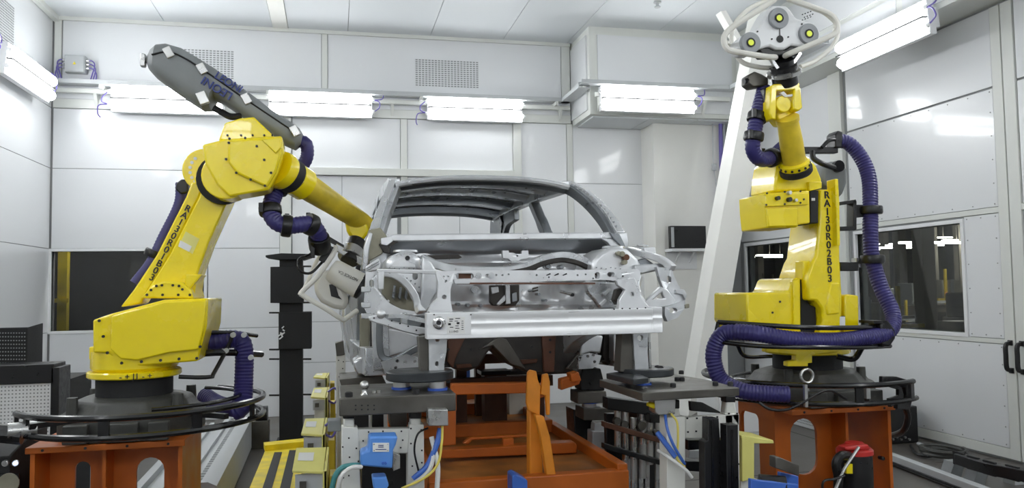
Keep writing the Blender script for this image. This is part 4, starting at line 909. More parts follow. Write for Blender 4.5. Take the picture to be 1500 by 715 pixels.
# ---- cowl: bright top strip, curved plenum front with its shade put into the colour
cp('cowl_top', [(567, 346), (577, 343), (893, 340), (906, 344), (896, 350), (575, 354), (566, 351)], 4.86, .25, 'alu_bright', .008)
def plen(u, v):
    x = 572+(893-572)*u; y = 353-4*u+(21+1*u)*v
    return W(x, y, 4.86+.15*math.sin(v*math.pi*.5))
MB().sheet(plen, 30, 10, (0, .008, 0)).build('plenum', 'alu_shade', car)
cp('plenum_end', [(555, 358), (566, 350), (584, 354), (570, 362), (572, 372), (562, 370)], 4.84, .05, 'dark_body', .004)
cp('plenum_end', [(880, 349), (898, 350), (916, 366), (912, 370), (897, 364), (890, 355)], 4.86, .05, 'alu', .004)
cp('cowl_corner', [(893, 340), (908, 343), (917, 362), (913, 364), (899, 350)], 4.84, .08, 'alu_shade', .005)
cp('hinge_bracket', [(558, 349), (574, 346), (576, 353), (567, 360), (558, 358)], 4.82, .05, 'alu_bright', .004)
# wavy upper cross member in front of the dash
crv('cross_member', [W(618, 378, 4.70), W(640, 388, 4.66), (W(670, 395, 4.62)), W(705, 397, 4.6), W(745, 396, 4.6), W(772, 390, 4.6), W(795, 380, 4.62), W(822, 375, 4.64), W(845, 379, 4.66), W(862, 388, 4.68), W(878, 398, 4.7)], .05, .05, 'alu')
crv('cross_member_lip', [W(745, 400, 4.58), W(772, 395, 4.58), W(795, 386, 4.6), W(822, 381, 4.62), W(845, 385, 4.64), W(862, 393, 4.66), W(878, 402, 4.68)], .03, .03, 'dark_body', parent=car)
cp('hood_latch', [(736, 367), (745, 367), (746, 372), (764, 372), (765, 367), (774, 367), (774, 378), (764, 379), (760, 382), (748, 382), (745, 379), (737, 378)], 4.72, .04, 'alu', .003, [slot(755, 375, 4, 1.6)])
for x, y, r in ((783, 390, 6), (803, 390, 4), (823, 391, 3.2)): pcyl(MB(), x, y, 4.62, 4.7, r, 16).build('bush', 'alu_shade', car, bevel=.004)
# ---- radiator support
rs = cp('radiator_support', [(646, 398), (700, 396), (800, 396), (880, 395), (934, 394), (938, 398), (938, 409), (930, 414), (890, 410), (800, 412), (664, 415), (648, 412)], 4.15, .05, 'alu_bright', .005,
   [slot(681, 404.5, 13, 5), circ(714, 404, 3), circ(727, 403, 1.4), circ(736, 403, 1.4), circ(745, 402, 1.4), circ(786, 403, 1.5), circ(804, 406, 1.3), circ(846, 403, 1.4), circ(858, 402, 1.4), slot(875, 403.5, 3.6, 5), slot(895, 402, 5.5, 3.6), circ(869, 408, 1.2), circ(912, 405, 1.6)])
for x, y in ((701, 404), (720, 404), (907, 403)): pcyl(MB(), x, y, 4.142, 4.15, 4.6, 20, 3.6).build('dimple', 'alu', rs)
MB().pbox(672, 414, 872, 416.5, 4.14, .06).build('edge_shadow_strip', 'brown_body', rs)  # brownish strip painted as the shadow along the lower edge
cp('label_slot', [(672, 401), (690, 401), (690, 408), (672, 408)], 4.19, .01, 'brown_body', 0, parent=rs)
cp('support_tab', [(664, 409), (690, 409), (688, 416), (666, 416)], 4.13, .03, 'alu_bright', .003, parent=rs)
for x in (800, 812, 824): MB().slab([(x, 403), (x+6, 400), (x+7, 402), (x+1, 404)], 4.145, .006).build('mark', 'ink', rs)
# posts
cp('support_post', [(638, 397), (667, 397), (663, 413), (660, 424), (660, 440), (663, 457), (626, 458), (632, 446), (641, 436), (642, 415)], 4.13, .04, 'alu_bright', .004, [circ(651, 435, 3.4), slot(653, 412, 2, 2), circ(650, 405, 1.2), circ(656, 405, 1.2)])
cp('support_post', [(903, 410), (930, 407), (936, 420), (940, 436), (950, 448), (962, 456), (905, 457), (908, 438), (916, 425), (905, 418)], 4.13, .04, 'alu_bright', .004, [circ(926, 431, 3)])
cp('post_liner', [(904, 424), (915, 420), (912, 440), (905, 447), (900, 440)], 4.2, .06, 'dark_body', .004)
cp('crash_bracket', [(858, 412), (905, 414), (915, 424), (905, 450), (880, 452), (872, 440), (862, 430)], 4.35, .06, 'alu', .008)
for x, y in ((884, 430), (895, 441), (878, 446)): cp('crash_rib', [(x, y), (x+9, y-8), (x+11, y-5), (x+3, y+3)], 4.33, .03, 'alu_bright', .002)
# ---- bumper beam: extruded profile
P0 = W(625, 459, 4.0); P1 = W(957, 487, 4.0); zt_, zb_ = P0.z, P1.z-.004
prof = [(0, zb_), (0, zb_+.035), (.0025, zb_+.042), (.0025, zb_+.062), (0, zb_+.07), (0, zt_-.055), (.0025, zt_-.05), (.0025, zt_-.03), (0, zt_-.024), (0, zt_), (.09, zt_), (.09, zb_)]
bm_ = MB().plate([(P0.x, 4.0+y, z) for y, z in prof], (P1.x-P0.x, 0, 0)).build('bumper_beam', 'beam_alu', car, bevel=.003)
MB().plate([(P1.x, 4.015+y, z*1+(.006 if z > 1.5 else -.0)) for y, z in prof], (.062, 0, 0)).build('beam_end', 'beam_alu', bm_, bevel=.003)
MB().pbox(629, 456, 662, 459, 4.02, .06).build('beam_flange', 'alu_bright', bm_)
for a, b in ((700, 735), (745, 770), (880, 905), (930, 950)): MB().pbox(a, 456.5, b, 458.5, 4.03, .02).build('weld_bead', 'alu_bright', bm_)
bolts([(636, 459+2), (690, 461), (900, 453), (912, 452), (923, 452), (934, 452), (946, 451)], 3.995, 1.0, bm_)
MB().pbox(627, 460, 690, 490, 3.9965, .004).build('beam_sticker', 'white', bm_)
c = W(643, 473, 3.996); MB().lathe([(.030, 0), (.033, .006), (.026, .014), (.018, .016), (.016, .004), (.010, .004)], c, (0, -1, 0), 28).build('tow_bush', 'chrome', bm_); pcyl(MB(), 643, 473, 3.978, 3.99, 3, 14).build('bush_core', 'ink', bm_)
MB().pbox(655, 464, 681, 489, 3.9945, .003).build('part_label', 'paper', bm_)
lettering('111943', .016, W(664.5, 486, 3.993), (1, 0, 0), (0, 0, 1), 'ink', bm_, depth=.0004)
mb = MB()
for x0, y0, x1, y1 in ((658, 467, 664, 468.2), (667, 466, 674, 467), (658, 470, 663, 471), (666, 470, 671, 470.8), (667, 477, 672, 478), (659, 479, 664, 480), (667, 480.5, 673, 481.5), (676, 470, 679, 470.8), (676, 473, 679, 473.8), (676, 476, 679, 476.8), (676, 479, 679, 480), (676, 482, 679, 483)): mb.pbox(x0, y0, x1, y1, 3.9935, .001)
mb.build('label_print', 'ink', bm_, kind='stuff')
for x, y in ((656.5, 473.5), (669, 472)): MB().pbox(x, y, x+4, y+3, 3.9935, .001).build('label_mark', 'ink', bm_)
# ---- strut towers
for px, hole, capx in (([(563, 399), (566, 382), (574, 374), (586, 369), (602, 368), (612, 371), (617, 380), (619, 400)], (597, 378), (584, 604)), ([(866, 400), (869, 382), (880, 370), (893, 363), (907, 361), (920, 365), (934, 378), (943, 393), (943, 400)], (0, 0), (890, 908))):
    tw = cp('strut_tower', px, 4.55, .36, 'alu_bright', .035, seg=3)
    y = 366.5 if hole[0] else 361; MB().cyl(W((capx[0]+capx[1])/2, y+3, 4.72), W((capx[0]+capx[1])/2, y, 4.72), .075, .07, 20).build('tower_cap', 'alu', tw)
    if hole[0]: pcyl(MB(), *hole, 4.54, 4.56, 3.2, 14).build('tower_hole', 'ink', tw)
    else:
        for x, y, r in ((912, 372, 4), (918, 377, 4.5), (916, 384, 3.6), (907, 371, 3)): pcyl(MB(), x, y, 4.51, 4.56, r, 12).build('sensor_plug', 'brown_body' if r > 4 else 'sealer', tw)
    bolts([(px[0][0]+8+7*k, 392+(k % 3)) for k in range(6)], 4.55, .9, tw, 'alu_shade')
# ---- left apron
cp('hinge_plate', [(540, 337), (557, 333), (567, 346), (560, 372), (542, 382), (536, 396), (529, 396), (533, 360)], 4.86, .05, 'sealer', .006)
cp('hinge_plate', [(533, 362), (541, 340), (546, 342), (541, 365), (538, 396), (530, 396)], 4.83, .05, 'alu', .006)
cp('apron_gusset', [(535, 391), (555, 378), (558, 387), (558, 394), (536, 400)], 4.6, .05, 'alu_bright', .006)
for k in range(2): MB().tube([W(537, 393+3*k, 4.59), W(555, 382+4*k, 4.59)], .006, 6).build('gusset_bead', 'alu', car)
fp = cp('fender_plate', [(536, 398), (556, 399), (554, 424), (562, 436), (573, 446), (588, 453), (606, 456), (606, 460), (560, 461), (541, 466), (533, 450)], 4.42, .03, 'alu_bright', .004, [slot(544.5, 415, 3.3, 5.5), circ(569, 441, 1.8), circ(548, 404, 1)])
cp('fender_strut', [(554, 397), (563, 397), (562, 424), (554, 424)], 4.36, .05, 'alu_bright', .004)
MB().beam([W(554, 396.5, 4.42), W(641, 399, 4.17)], .03, .02).build('brace_rod', 'alu_bright', car, bevel=.003)
wh = cp('wheelhouse', [(560, 401), (575, 402), (592, 412), (606, 430), (613, 456), (590, 455), (570, 443), (560, 430)], 4.82, .05, 'sealer', .004)
for k in range(4): cp('wheelhouse_rib', [(574+9*k, 436), (577+9*k, 418+3*k), (580+9*k, 418+3*k), (578+9*k, 440)], 4.79, .04, 'alu_shade', .003, parent=wh)
crv('arch_flange', [W(556, 400, 4.5), W(574, 402, 4.5), W(590, 411, 4.5), W(603, 426, 4.5), W(612, 445, 4.5), W(617, 458, 4.48)], .05, .04, 'alu_bright')
cp('tower_skirt', [(572, 398), (618, 398), (617, 430), (606, 424), (592, 408)], 4.58, .04, 'alu_bright', .004, [slot(608, 404, 4, 6)])
bolts([(578+6*k, 401+1.2*k+.35*k*k) for k in range(7)], 4.575, 1.2, car, 'alu_shade', name='weld_spots')
cp('inner_apron', [(619, 374), (632, 384), (641, 400), (641, 428), (633, 440), (626, 457), (612, 457), (617, 430)], 4.48, .05, 'alu', .01)
arm = cp('lower_arm', [(540, 464), (557, 461), (575, 470), (600, 477), (626, 481), (626, 489), (612, 491), (590, 486), (566, 478), (552, 474), (541, 470)], 4.25, .05, 'alu_bright', .006)
MB().beam([W(545, 464, 4.3), W(590, 463, 4.22), W(626, 471, 4.15)], .025, .02).build('tie_rod', 'alu', car)
MB().sphere(W(558, 460, 4.24), .024).build('ball_joint', 'alu_bright', arm); cp('arm_strut', [(587, 458), (597, 458), (597, 475), (588, 474)], 4.3, .03, 'alu', .004)
bolts([(574, 470), (586, 474), (598, 478), (610, 484), (548, 466)], 4.25, 1.2, arm)
for y in (424, 447, 463): MB().cbox(W(536, y, 4.44), (.05, .05, .03)).build('body_clip', 'alu', car, bevel=.004)
# ---- right apron and brace
cp('upper_rail', [(930, 388), (962, 386), (978, 386), (985, 392), (978, 398), (962, 397), (940, 402), (930, 398)], 4.5, .06, 'alu', .01)
crv('upper_rail_top', [W(921, 366, 4.75), W(945, 373, 4.6), W(968, 380, 4.5), W(986, 393, 4.42)], .05, .04, 'alu_bright')
cp('rail_bracket', [(943, 362), (960, 362), (962, 375), (948, 376)], 4.62, .05, 'alu_bright', .006); cp('rail_bracket', [(935, 358), (950, 359), (950, 361), (935, 360)], 4.62, .03, 'alu', .002)
cp('fender_plate', [(962, 391), (983, 393), (992, 415), (1003, 433), (1004, 446), (985, 449), (974, 428), (967, 410)], 4.42, .04, 'alu', .006, [slot(980, 410, 3.4, 5.5)])
cp('diagonal_brace', [(940, 448), (968, 420), (978, 424), (990, 440), (985, 447), (950, 455)], 4.40, .04, 'alu_bright', .006, [[(958, 438), (970, 428), (974, 437)]])
cp('lower_bracket', [(974, 450), (1002, 440), (1003, 452), (992, 466), (978, 471), (974, 462)], 4.38, .05, 'alu', .004, [slot(986, 455, 6, 4)])
cp('fender_clip', [(990, 424), (1002, 424), (1007, 432), (1004, 440), (1000, 432), (990, 430)], 4.40, .05, 'alu', .004); cp('fender_pin', [(1003, 446), (1010, 445), (1010, 451), (1004, 452)], 4.42, .03, 'sealer', .003)
crv('arch_flange', [W(938, 404, 4.48), W(934, 420, 4.46), W(938, 436, 4.44), W(950, 450, 4.42)], .03, .03, 'alu_bright')
cp('apron_ear', [(932, 382), (945, 378), (958, 386), (952, 392), (936, 390)], 4.56, .05, 'alu_shade', .006)
# ---- lower front: footwells, mounting plates, underbody
for sx in (0, 1):
    f = (lambda x: x) if not sx else (lambda x: 1478-x)
    if not sx:
        cp('footwell', [(558, 476), (600, 484), (616, 492), (613, 512), (592, 519), (570, 526), (561, 520)], 4.96, .06, 'alu_bright', .02, seg=3)
        crv('footwell_frame', [W(556, 470, 4.93), W(556, 505, 4.93), W(561, 524, 4.93), W(580, 526, 4.92), W(605, 513, 4.9), W(616, 508, 4.88)], .04, .04, 'alu_shade', (0, 1, 0))
cp('mount_plate', [(558, 531), (596, 519), (614, 525), (614, 539), (599, 547), (565, 549)], 4.86, .04, 'alu', .005, [circ(582, 529, 2.6), circ(593.5, 530.5, 2.6), circ(608, 530, 2.6), circ(580, 539, 2.6), circ(573, 540, 1), circ(586, 543, 1)])
cp('mount_plate', [(847, 524), (866, 518), (881, 521), (878, 532), (868, 540), (848, 541)], 4.86, .04, 'alu', .005, [circ(850, 523.5, 2.2), circ(861, 522, 2.2), circ(869, 520.5, 2.2), circ(871, 530, 2.2)])
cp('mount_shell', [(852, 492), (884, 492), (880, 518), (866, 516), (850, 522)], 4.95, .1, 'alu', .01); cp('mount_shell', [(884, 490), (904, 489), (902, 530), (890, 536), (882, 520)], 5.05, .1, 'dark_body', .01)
cp('pillar_strip', [(527, 461), (542, 461), (541, 526), (527, 525)], 5.3, .06, 'sealer', .006); cp('pillar_gap', [(542, 468), (555, 470), (557, 530), (548, 536), (542, 528)], 5.2, .05, 'dark_body', .006)
cp('sill_end', [(517, 531), (527, 525), (543, 527), (545, 548), (524, 549)], 5.15, .3, 'alu', .01)
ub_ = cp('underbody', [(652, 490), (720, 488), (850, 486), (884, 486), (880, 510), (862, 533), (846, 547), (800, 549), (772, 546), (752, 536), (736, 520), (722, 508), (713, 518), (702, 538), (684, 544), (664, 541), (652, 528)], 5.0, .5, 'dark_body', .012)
cp('underbody_rib', [(656, 494), (682, 494), (668, 524), (664, 540), (656, 530)], 4.97, .05, 'brown_body', .006, parent=ub_); cp('underbody_rib', [(794, 490), (815, 490), (812, 545), (797, 546)], 4.97, .05, 'brown_body', .006, parent=ub_)
cp('underbody_rib', [(702, 512), (730, 494), (742, 497), (770, 540), (748, 534), (722, 506)], 4.96, .05, 'steel_dark', .006, parent=ub_); cp('underbody_rib', [(830, 540), (852, 512), (862, 510), (846, 546)], 4.96, .04, 'steel_dark', .006, parent=ub_)
cp('tunnel_patch', [(668, 534), (690, 533), (692, 538), (670, 540)], 4.98, .03, 'brown_body', .004, parent=ub_); cp('tunnel_patch', [(762, 527), (788, 526), (786, 532), (764, 534)], 4.98, .03, 'brown_body', .004, parent=ub_)
bolts([(657, 512), (779, 508), (806, 516), (806, 498), (690, 512), (846, 508)], 4.97, 1.8, ub_)

# ================================================================= FIXTURE STANDS AND THE ORANGE SKID
def fp_(t, name, px, Y, th, m, bevel=.004, holes=(), **k): return MB().slab(px, Y, th, holes).build(name, m, t, bevel=bevel, **k)
def squares(pts, Y, t, parent, s=2.2):
    mb = MB()
    for x, y in pts: mb.pbox(x-s/2, y-s/2, x+s/2, y+s/2, Y-.003, .004)
    mb.build('peg_holes', 'ink', parent, kind='stuff')
# ---- near left stand
S1 = thing('fixture_stand', (.3, 4.1, 0), 'white pegged fixture stand with dark plate and steel ball beside the blue box', 'fixture', 'fixture stands under the car body')
zp = W(580, 580, 3.86).z; xa, xb_ = W(497, 580, 3.86).x, W(668, 580, 3.86).x
pl1 = MB().box((xa, 3.86, zp-.085), (xb_, 4.40, zp)).build('top_plate', 'steel_dark', S1, bevel=.006)
bolts([(521+9*k, 594) for k in range(4)]+[(521+9*k, 600) for k in range(4)], 3.86, 1.2, pl1)
zd = zp+.045
dc = W(615, 565, 4.12); MB().lathe([(.165, 0), (.172, .006), (.172, .04), (.165, .046)], (dc.x, 4.12, zd), n=40).build('turn_disc', 'disc_dark', S1)
for x, Y in ((588, 4.1), (641, 4.0)):
    p = W(x, 574, Y); MB().lathe([(.05, 0), (.05, .012)], (p.x, Y, zp+.002), n=24).build('pad_ring', 'blue_ring', S1); MB().lathe([(.042, 0), (.042, zd-zp)], (p.x, Y, zp), n=20).build('pad', 'steel', S1)
p = W(534, 577, 3.95); MB().sphere((p.x, 3.95, zp+.045), .023).build('tooling_ball', 'steel', S1); MB().lathe([(.022, 0), (.014, .012), (.014, .03)], (p.x, 3.95, zp), n=16).build('ball_post', 'steel', S1)
for x in (511, 609): p = W(x, 588, 3.9); MB().lathe([(.018, 0), (.018, .02), (.012, .024)], (p.x, 3.9, zp), n=8).build('plate_bolt', 'ink', S1)
for x in (548, 555, 636, 644): p = W(x, 575, 4.0); MB().lathe([(.009, 0), (.009, .012)], (p.x, 4.0, zp), n=8).build('plate_bolt', 'steel', S1)
po = fp_(S1, 'support_leg', [(628, 490), (655, 490), (654, 515), (651, 532), (650, 552), (644, 559), (629, 560)], 4.08, .03, 'alu', .003, [circ(641, 498, 3.4), slot(640, 533, 2.6, 3.8)])
fp_(S1, 'leg_web', [(613, 494), (628, 492), (628, 560), (612, 560), (616, 545)], 4.10, .1, 'steel_dark'); fp_(S1, 'leg_foot', [(598, 549), (630, 547), (630, 561), (597, 561)], 4.12, .08, 'disc_dark', .006); fp_(S1, 'leg_foot', [(648, 540), (659, 546), (660, 562), (648, 562)], 4.1, .08, 'disc_dark', .006)
for x, y in ((591, 556), (640, 560), (648, 558), (634, 557)): pcyl(MB(), x, y, 4.03, 4.06, 2.4, 10).build('foot_bolt', 'chrome', S1)
fr = fp_(S1, 'post', [(500, 626), (523, 626), (525, 630), (529, 740), (500, 740)], 3.92, .08, 'fixture_white'); fp_(S1, 'post', [(600, 622), (621, 622), (622, 740), (597, 740), (597, 664)], 3.92, .08, 'fixture_white')
fp_(S1, 'rail', [(524, 629), (600, 628), (600, 664), (582, 664), (524, 660)], 3.93, .06, 'fixture_white')
squares([(511, 642), (512, 670), (511, 697), (502, 655), (503, 700), (522, 657), (540, 633), (561, 632), (588, 632), (590, 645), (587, 656), (602, 628), (617, 630), (602, 650), (618, 660), (604, 683), (618, 678), (532, 646), (533, 696), (525, 676)], 3.92, 3, fr)
for x in (511, 609): fp_(S1, 'jack', [(x-8, 613), (x+8, 613), (x+8, 627), (x-8, 627)], 3.93, .07, 'fixture_white', .01); fp_(S1, 'jack_cap', [(x-9, 603), (x+9, 603), (x+9, 614), (x-9, 614)], 3.93, .07, 'black', .008)
fp_(S1, 'inner_block', [(545, 604), (562, 604), (562, 628), (545, 628)], 4.1, .2, 'black'); fp_(S1, 'inner_block', [(572, 604), (596, 604), (596, 626), (572, 626)], 4.1, .2, 'steel_dark')
fp_(S1, 'inner_block', [(530, 665), (596, 665), (596, 740), (530, 740)], 4.15, .2, 'black'); fp_(S1, 'sensor_box', [(480, 617), (500, 616), (500, 632), (480, 633)], 4.0, .1, 'grey_housing')
sb = thing('steel_box', W(641, 625, 3.82), 'small bare steel box on the corner of the fixture stand beside the blue box', 'box')
bb = MB().slab([(627, 600), (656, 600), (657, 624), (628, 624)], 3.80, .09).build('body', 'steel', sb, bevel=.004)
for x in (631, 653): p = W(x, 600, 3.83); MB().lathe([(.006, 0), (.006, .006)], p, n=8).build('screw', 'chrome', sb)
# blue box
bl = thing('blue_valve_box', W(555, 690, 3.75), 'blue enclosure with a white nameplate on the pegged stand', 'box')
MB().slab([(541, 640), (583, 639), (580, 652), (576, 660), (575, 687), (528, 683), (528, 664), (539, 660)], 3.72, .12).build('body', 'blue_light', bl, bevel=.01)
MB().pbox(546, 649, 570, 662, 3.716, .005).build('nameplate', 'paper', bl)
mb = MB()
for x0, y0, x1 in ((554, 652, 562), (554, 654.5, 562), (550, 658, 566)): mb.pbox(x0, y0, x1, y0+1, 3.7135, .002)
mb.build('nameplate_print', 'ink_blue', bl, kind='stuff')
for x in (561, 565): pcyl(MB(), x, 679, 3.708, 3.722, 1.8, 12).build('knob', 'blue', bl)
for x, y in ((548, 651), (568, 651), (548, 660), (568, 660)): pcyl(MB(), x, y, 3.712, 3.717, .8, 8).build('rivet', 'steel', bl)
MB().slab([(545, 700), (566, 699), (570, 712), (556, 730), (548, 722)], 3.74, .1).build('lower_valve', 'blue_light', bl, bevel=.008)
MB().slab([(576, 664), (586, 668), (586, 686), (576, 690)], 3.76, .06).build('side_port', 'steel', bl)
def cable(name, pts, r, m, label, cat='cable', group=None):
    o = MB().tube(smooth_path([W(*p) for p in pts], 7), r, 8).build(name, m); tag(o, label, cat, group); return o
G2 = 'loose cables on the fixture stands'
cable('air_hose', [(484, 730, 3.7), (490, 700, 3.68), (500, 686, 3.68), (514, 682, 3.68), (528, 682, 3.74)], .012, 'green_teal', 'dark green air hose curving into the blue valve box', 'hose', G2)
cable('air_hose', [(492, 735, 3.7), (497, 705, 3.66), (505, 692, 3.66), (516, 685, 3.66), (529, 684, 3.7)], .01, 'wire_white', 'pale air hose curving into the blue valve box', 'hose', G2)
cable('yellow_wire', [(648, 622, 3.83), (647, 650, 3.82), (641, 680, 3.82), (622, 700, 3.8), (588, 716, 3.8)], .006, 'wire_yellow', 'thin yellow wire hanging from the small bare steel box', 'wire', G2)
cable('blue_hose', [(645, 628, 3.9), (640, 650, 3.88), (626, 682, 3.86), (605, 702, 3.85)], .014, 'blue', 'blue air hose sagging beside the small bare steel box', 'hose', G2)
cable('white_hose', [(632, 640, 3.9), (641, 680, 3.86), (640, 720, 3.84)], .012, 'wire_white', 'white hose dropping beside the small bare steel box', 'hose', G2)
cable('grey_hose', [(636, 655, 3.88), (628, 690, 3.84), (596, 716, 3.82)], .011, 'wire_white', 'whitish hose crossing behind the thin yellow wire', 'hose', G2)
cable('black_wire', [(627, 627, 3.9), (612, 636, 3.88), (607, 660, 3.88), (613, 690, 3.88)], .005, 'black', 'thin black wire looping over the white pegged post', 'wire', G2)
# ---- far left stand behind
S2 = thing('fixture_stand', (.05, 6.2, 0), 'slim white pegged fixture stand under the rear of the car body', 'fixture', 'fixture stands under the car body')
s2p = fp_(S2, 'post', [(492, 520), (506, 518), (508, 760), (494, 760)], 5.9, .1, 'fixture_white'); squares([(496, 528), (502, 540), (497, 552), (503, 530)], 5.9, 3, s2p, 1.6)
fp_(S2, 'head', [(491, 503), (503, 499), (505, 520), (493, 522)], 5.88, .12, 'steel_dark'); fp_(S2, 'top_plate', [(497, 556), (560, 550), (566, 562), (500, 566)], 5.2, .4, 'steel_dark'); fp_(S2, 'post', [(508, 566), (540, 566), (540, 840), (508, 840)], 5.6, .2, 'black')
# ---- right stand
S3 = thing('fixture_stand', (1.9, 4.2, 0), 'white pegged fixture stand with dark plate beside the black posts', 'fixture', 'fixture stands under the car body')
z3 = 1.165
top = [WZ(941, 576, z3), WZ(1083, 568, z3), WZ(1035, 556, z3), WZ(985, 548, z3), WZ(878, 556, z3)]
pl3 = MB().plate(top, (0, 0, -.042)).build('top_plate', 'steel_dark', S3, bevel=.004)
d3 = W(946, 549, 4.25); MB().lathe([(.15, 0), (.156, .006), (.156, .036), (.15, .042)], (d3.x, 4.25, z3+.04), n=40).build('turn_disc', 'disc_dark', S3)
MB().plate([WZ(888, 547, z3+.06), WZ(928, 556, z3+.06), WZ(950, 553, z3+.06), WZ(920, 542, z3+.06)], (0, 0, -.03)).build('disc_tail', 'disc_dark', S3, bevel=.004)
for x, Y in ((917, 4.45), (942, 4.15)): p = W(x, 556, Y); MB().lathe([(.046, 0), (.046, .01)], (p.x, Y, z3+.001), n=24).build('pad_ring', 'blue_ring', S3); MB().lathe([(.038, 0), (.038, .04)], (p.x, Y, z3), n=20).build('pad', 'steel', S3)
for x, y in ((986, 567), (998, 548), (1070, 565), (1048, 565), (992, 558), (999, 558)): p = WZ(x, y, z3); MB().lathe([(.016, 0), (.016, .018), (.011, .022)], p, n=8).build('plate_bolt', 'ink', S3)
fp_(S3, 'support_leg', [(927, 487), (950, 486), (949, 515), (951, 543), (930, 545), (929, 520)], 4.18, .03, 'alu', .003, [circ(938, 495, 4)]); fp_(S3, 'leg_web', [(911, 487), (927, 487), (930, 545), (908, 545)], 4.2, .1, 'steel_dark'); fp_(S3, 'leg_rib', [(950, 486), (953, 486), (955, 545), (951, 545)], 4.2, .05, 'steel')
pcyl(MB(), 968, 541, 4.2, 4.25, 5, 12).build('disc_bolt', 'ink', S3)
r3 = fp_(S3, 'rail', [(1004, 612), (1063, 608), (1083, 606), (1083, 640), (1060, 642), (1004, 642)], 3.98, .05, 'fixture_white'); fp_(S3, 'post', [(977, 612), (1004, 610), (1004, 740), (977, 740)], 3.96, .10, 'fixture_white'); fp_(S3, 'post', [(1062, 606), (1083, 606), (1084, 760), (1064, 760)], 3.98, .06, 'fixture_white')
fp_(S3, 'jack', [(1064, 588), (1077, 588), (1080, 607), (1062, 607)], 4.0, .06, 'fixture_white', .01); fp_(S3, 'jack_cap', [(1063, 580), (1078, 580), (1078, 590), (1063, 590)], 4.0, .06, 'black', .006)
fp_(S3, 'jack', [(984, 598), (996, 598), (997, 612), (983, 612)], 4.0, .06, 'fixture_white', .01); fp_(S3, 'jack_cap', [(982, 586), (996, 586), (996, 599), (982, 599)], 4.0, .06, 'black', .006)
squares([(1007, 613), (1021, 613), (1035, 611), (1051, 611), (1068, 606), (1080, 606), (1008, 633), (1020, 632), (1036, 634), (1082, 680)], 3.98, 3, r3, 2.4)
fp_(S3, 'inner_block', [(1008, 645), (1034, 645), (1034, 658), (1008, 660)], 4.05, .1, 'black'); fp_(S3, 'inner_block', [(1006, 676), (1034, 676), (1034, 692), (1006, 690)], 4.05, .1, 'black'); fp_(S3, 'side_plate', [(1011, 588), (1030, 590), (1060, 606), (1012, 602)], 4.3, .03, 'black_matte')
fp_(S3, 'inner_block', [(1010, 660), (1032, 660), (1030, 676), (1008, 676)], 4.2, .1, 'grey_pale')
s3b = thing('steel_box', W(975, 584, 3.95), 'bare steel box hanging under the dark plate above the blue hoses', 'box')
MB().slab([(959, 587), (963, 584), (990, 585), (989, 607), (965, 608), (960, 604)], 3.93, .09).build('body', 'steel', s3b, bevel=.004); p = W(958, 594, 3.95); MB().cyl(p, p+V((-.04, -.01, .01)), .018, .01, 12).build('yellow_plug', 'yellow', s3b)
cable('blue_hose', [(974, 606, 3.95), (978, 630, 3.9), (988, 655, 3.88), (1003, 680, 3.9)], .008, 'blue', 'thin blue hose dropping past the white post beside the hanging steel box', 'hose', G2)
cable('blue_hose', [(963, 634, 4.0), (975, 650, 3.95), (990, 670, 3.9)], .014, 'blue', 'short thick blue hose running down between steel cylinders and white post', 'hose', G2)
cable('yellow_wire', [(983, 606, 3.92), (992, 620, 3.9), (993, 650, 3.9), (992, 672, 3.9), (1003, 684, 3.9)], .006, 'wire_yellow', 'yellow wire hanging in front of the white post below the hanging steel box', 'wire', G2)
cable('white_hose', [(964, 660, 4.0), (982, 672, 3.9), (1004, 688, 3.88), (1014, 700, 3.88)], .009, 'wire_white', 'white hose slanting across the white post below the blue hoses', 'hose', G2)
# ---- middle right clamp towers and cylinders
S4 = thing('clamp_tower', (1.75, 5.45, 0), 'dark clamp tower with a blue ring and grey post beside the orange skid', 'clamp')
fp_(S4, 'head', [(853, 540), (880, 540), (884, 556), (886, 572), (851, 572), (850, 556)], 5.35, .15, 'black', .006); fp_(S4, 'collar', [(846, 574), (888, 573), (890, 590), (846, 592)], 5.30, .18, 'steel_dark', .006)
p = W(868, 590, 5.30); MB().lathe([(.075, 0), (.075, .014)], (p.x, 5.38, p.z-.01), n=28).build('ring', 'blue_ring', S4); MB().lathe([(.05, -.05), (.05, 0)], (p.x, 5.38, p.z), n=24).build('neck', 'steel', S4)
fp_(S4, 'block', [(855, 598), (900, 598), (900, 616), (855, 616)], 5.30, .2, 'steel_dark', .006); fp_(S4, 'post', [(868, 632), (886, 632), (889, 680), (868, 680)], 5.25, .12, 'grey_pale', .006); fp_(S4, 'post_cap', [(871, 620), (884, 620), (885, 633), (870, 633)], 5.27, .08, 'grey_pale', .006)
fp_(S4, 'base', [(840, 600), (868, 604), (868, 740), (848, 740)], 5.55, .2, 'black', .006); fp_(S4, 'foot', [(862, 680), (905, 676), (906, 740), (862, 740)], 5.35, .2, 'grey_housing', .006)
S5 = thing('cylinder_bank', (1.75, 4.85, 0), 'bank of steel air cylinders between dark bars under the dark plate', 'cylinders')
for x, y0, y1, r in ((941, 602, 700, 6), (951, 616, 680, 6), (905, 595, 660, 5), (916, 600, 690, 5), (928, 612, 740, 5), (963, 612, 740, 4)):
    b = MB().cyl(W(x, y0, 4.85), W(x, y1, 4.85), r*MP(4.85), n=16).build('cylinder', 'steel', S5); pcyl(MB(), x, y0+22, 4.81, 4.85, r*1.05, 12).build('band', 'steel_dark', b)
for y in (640, 672): fp_(S5, 'bar', [(885, y-22), (972, y+3), (972, y+11), (885, y-14)], 4.77, .06, 'brown_body' if y < 650 else 'black', .004)
fp_(S5, 'block', [(890, 583), (970, 592), (968, 610), (930, 606), (890, 600)], 4.80, .1, 'black', .006); fp_(S5, 'block', [(952, 606), (972, 606), (974, 620), (952, 620)], 4.75, .1, 'black', .006)
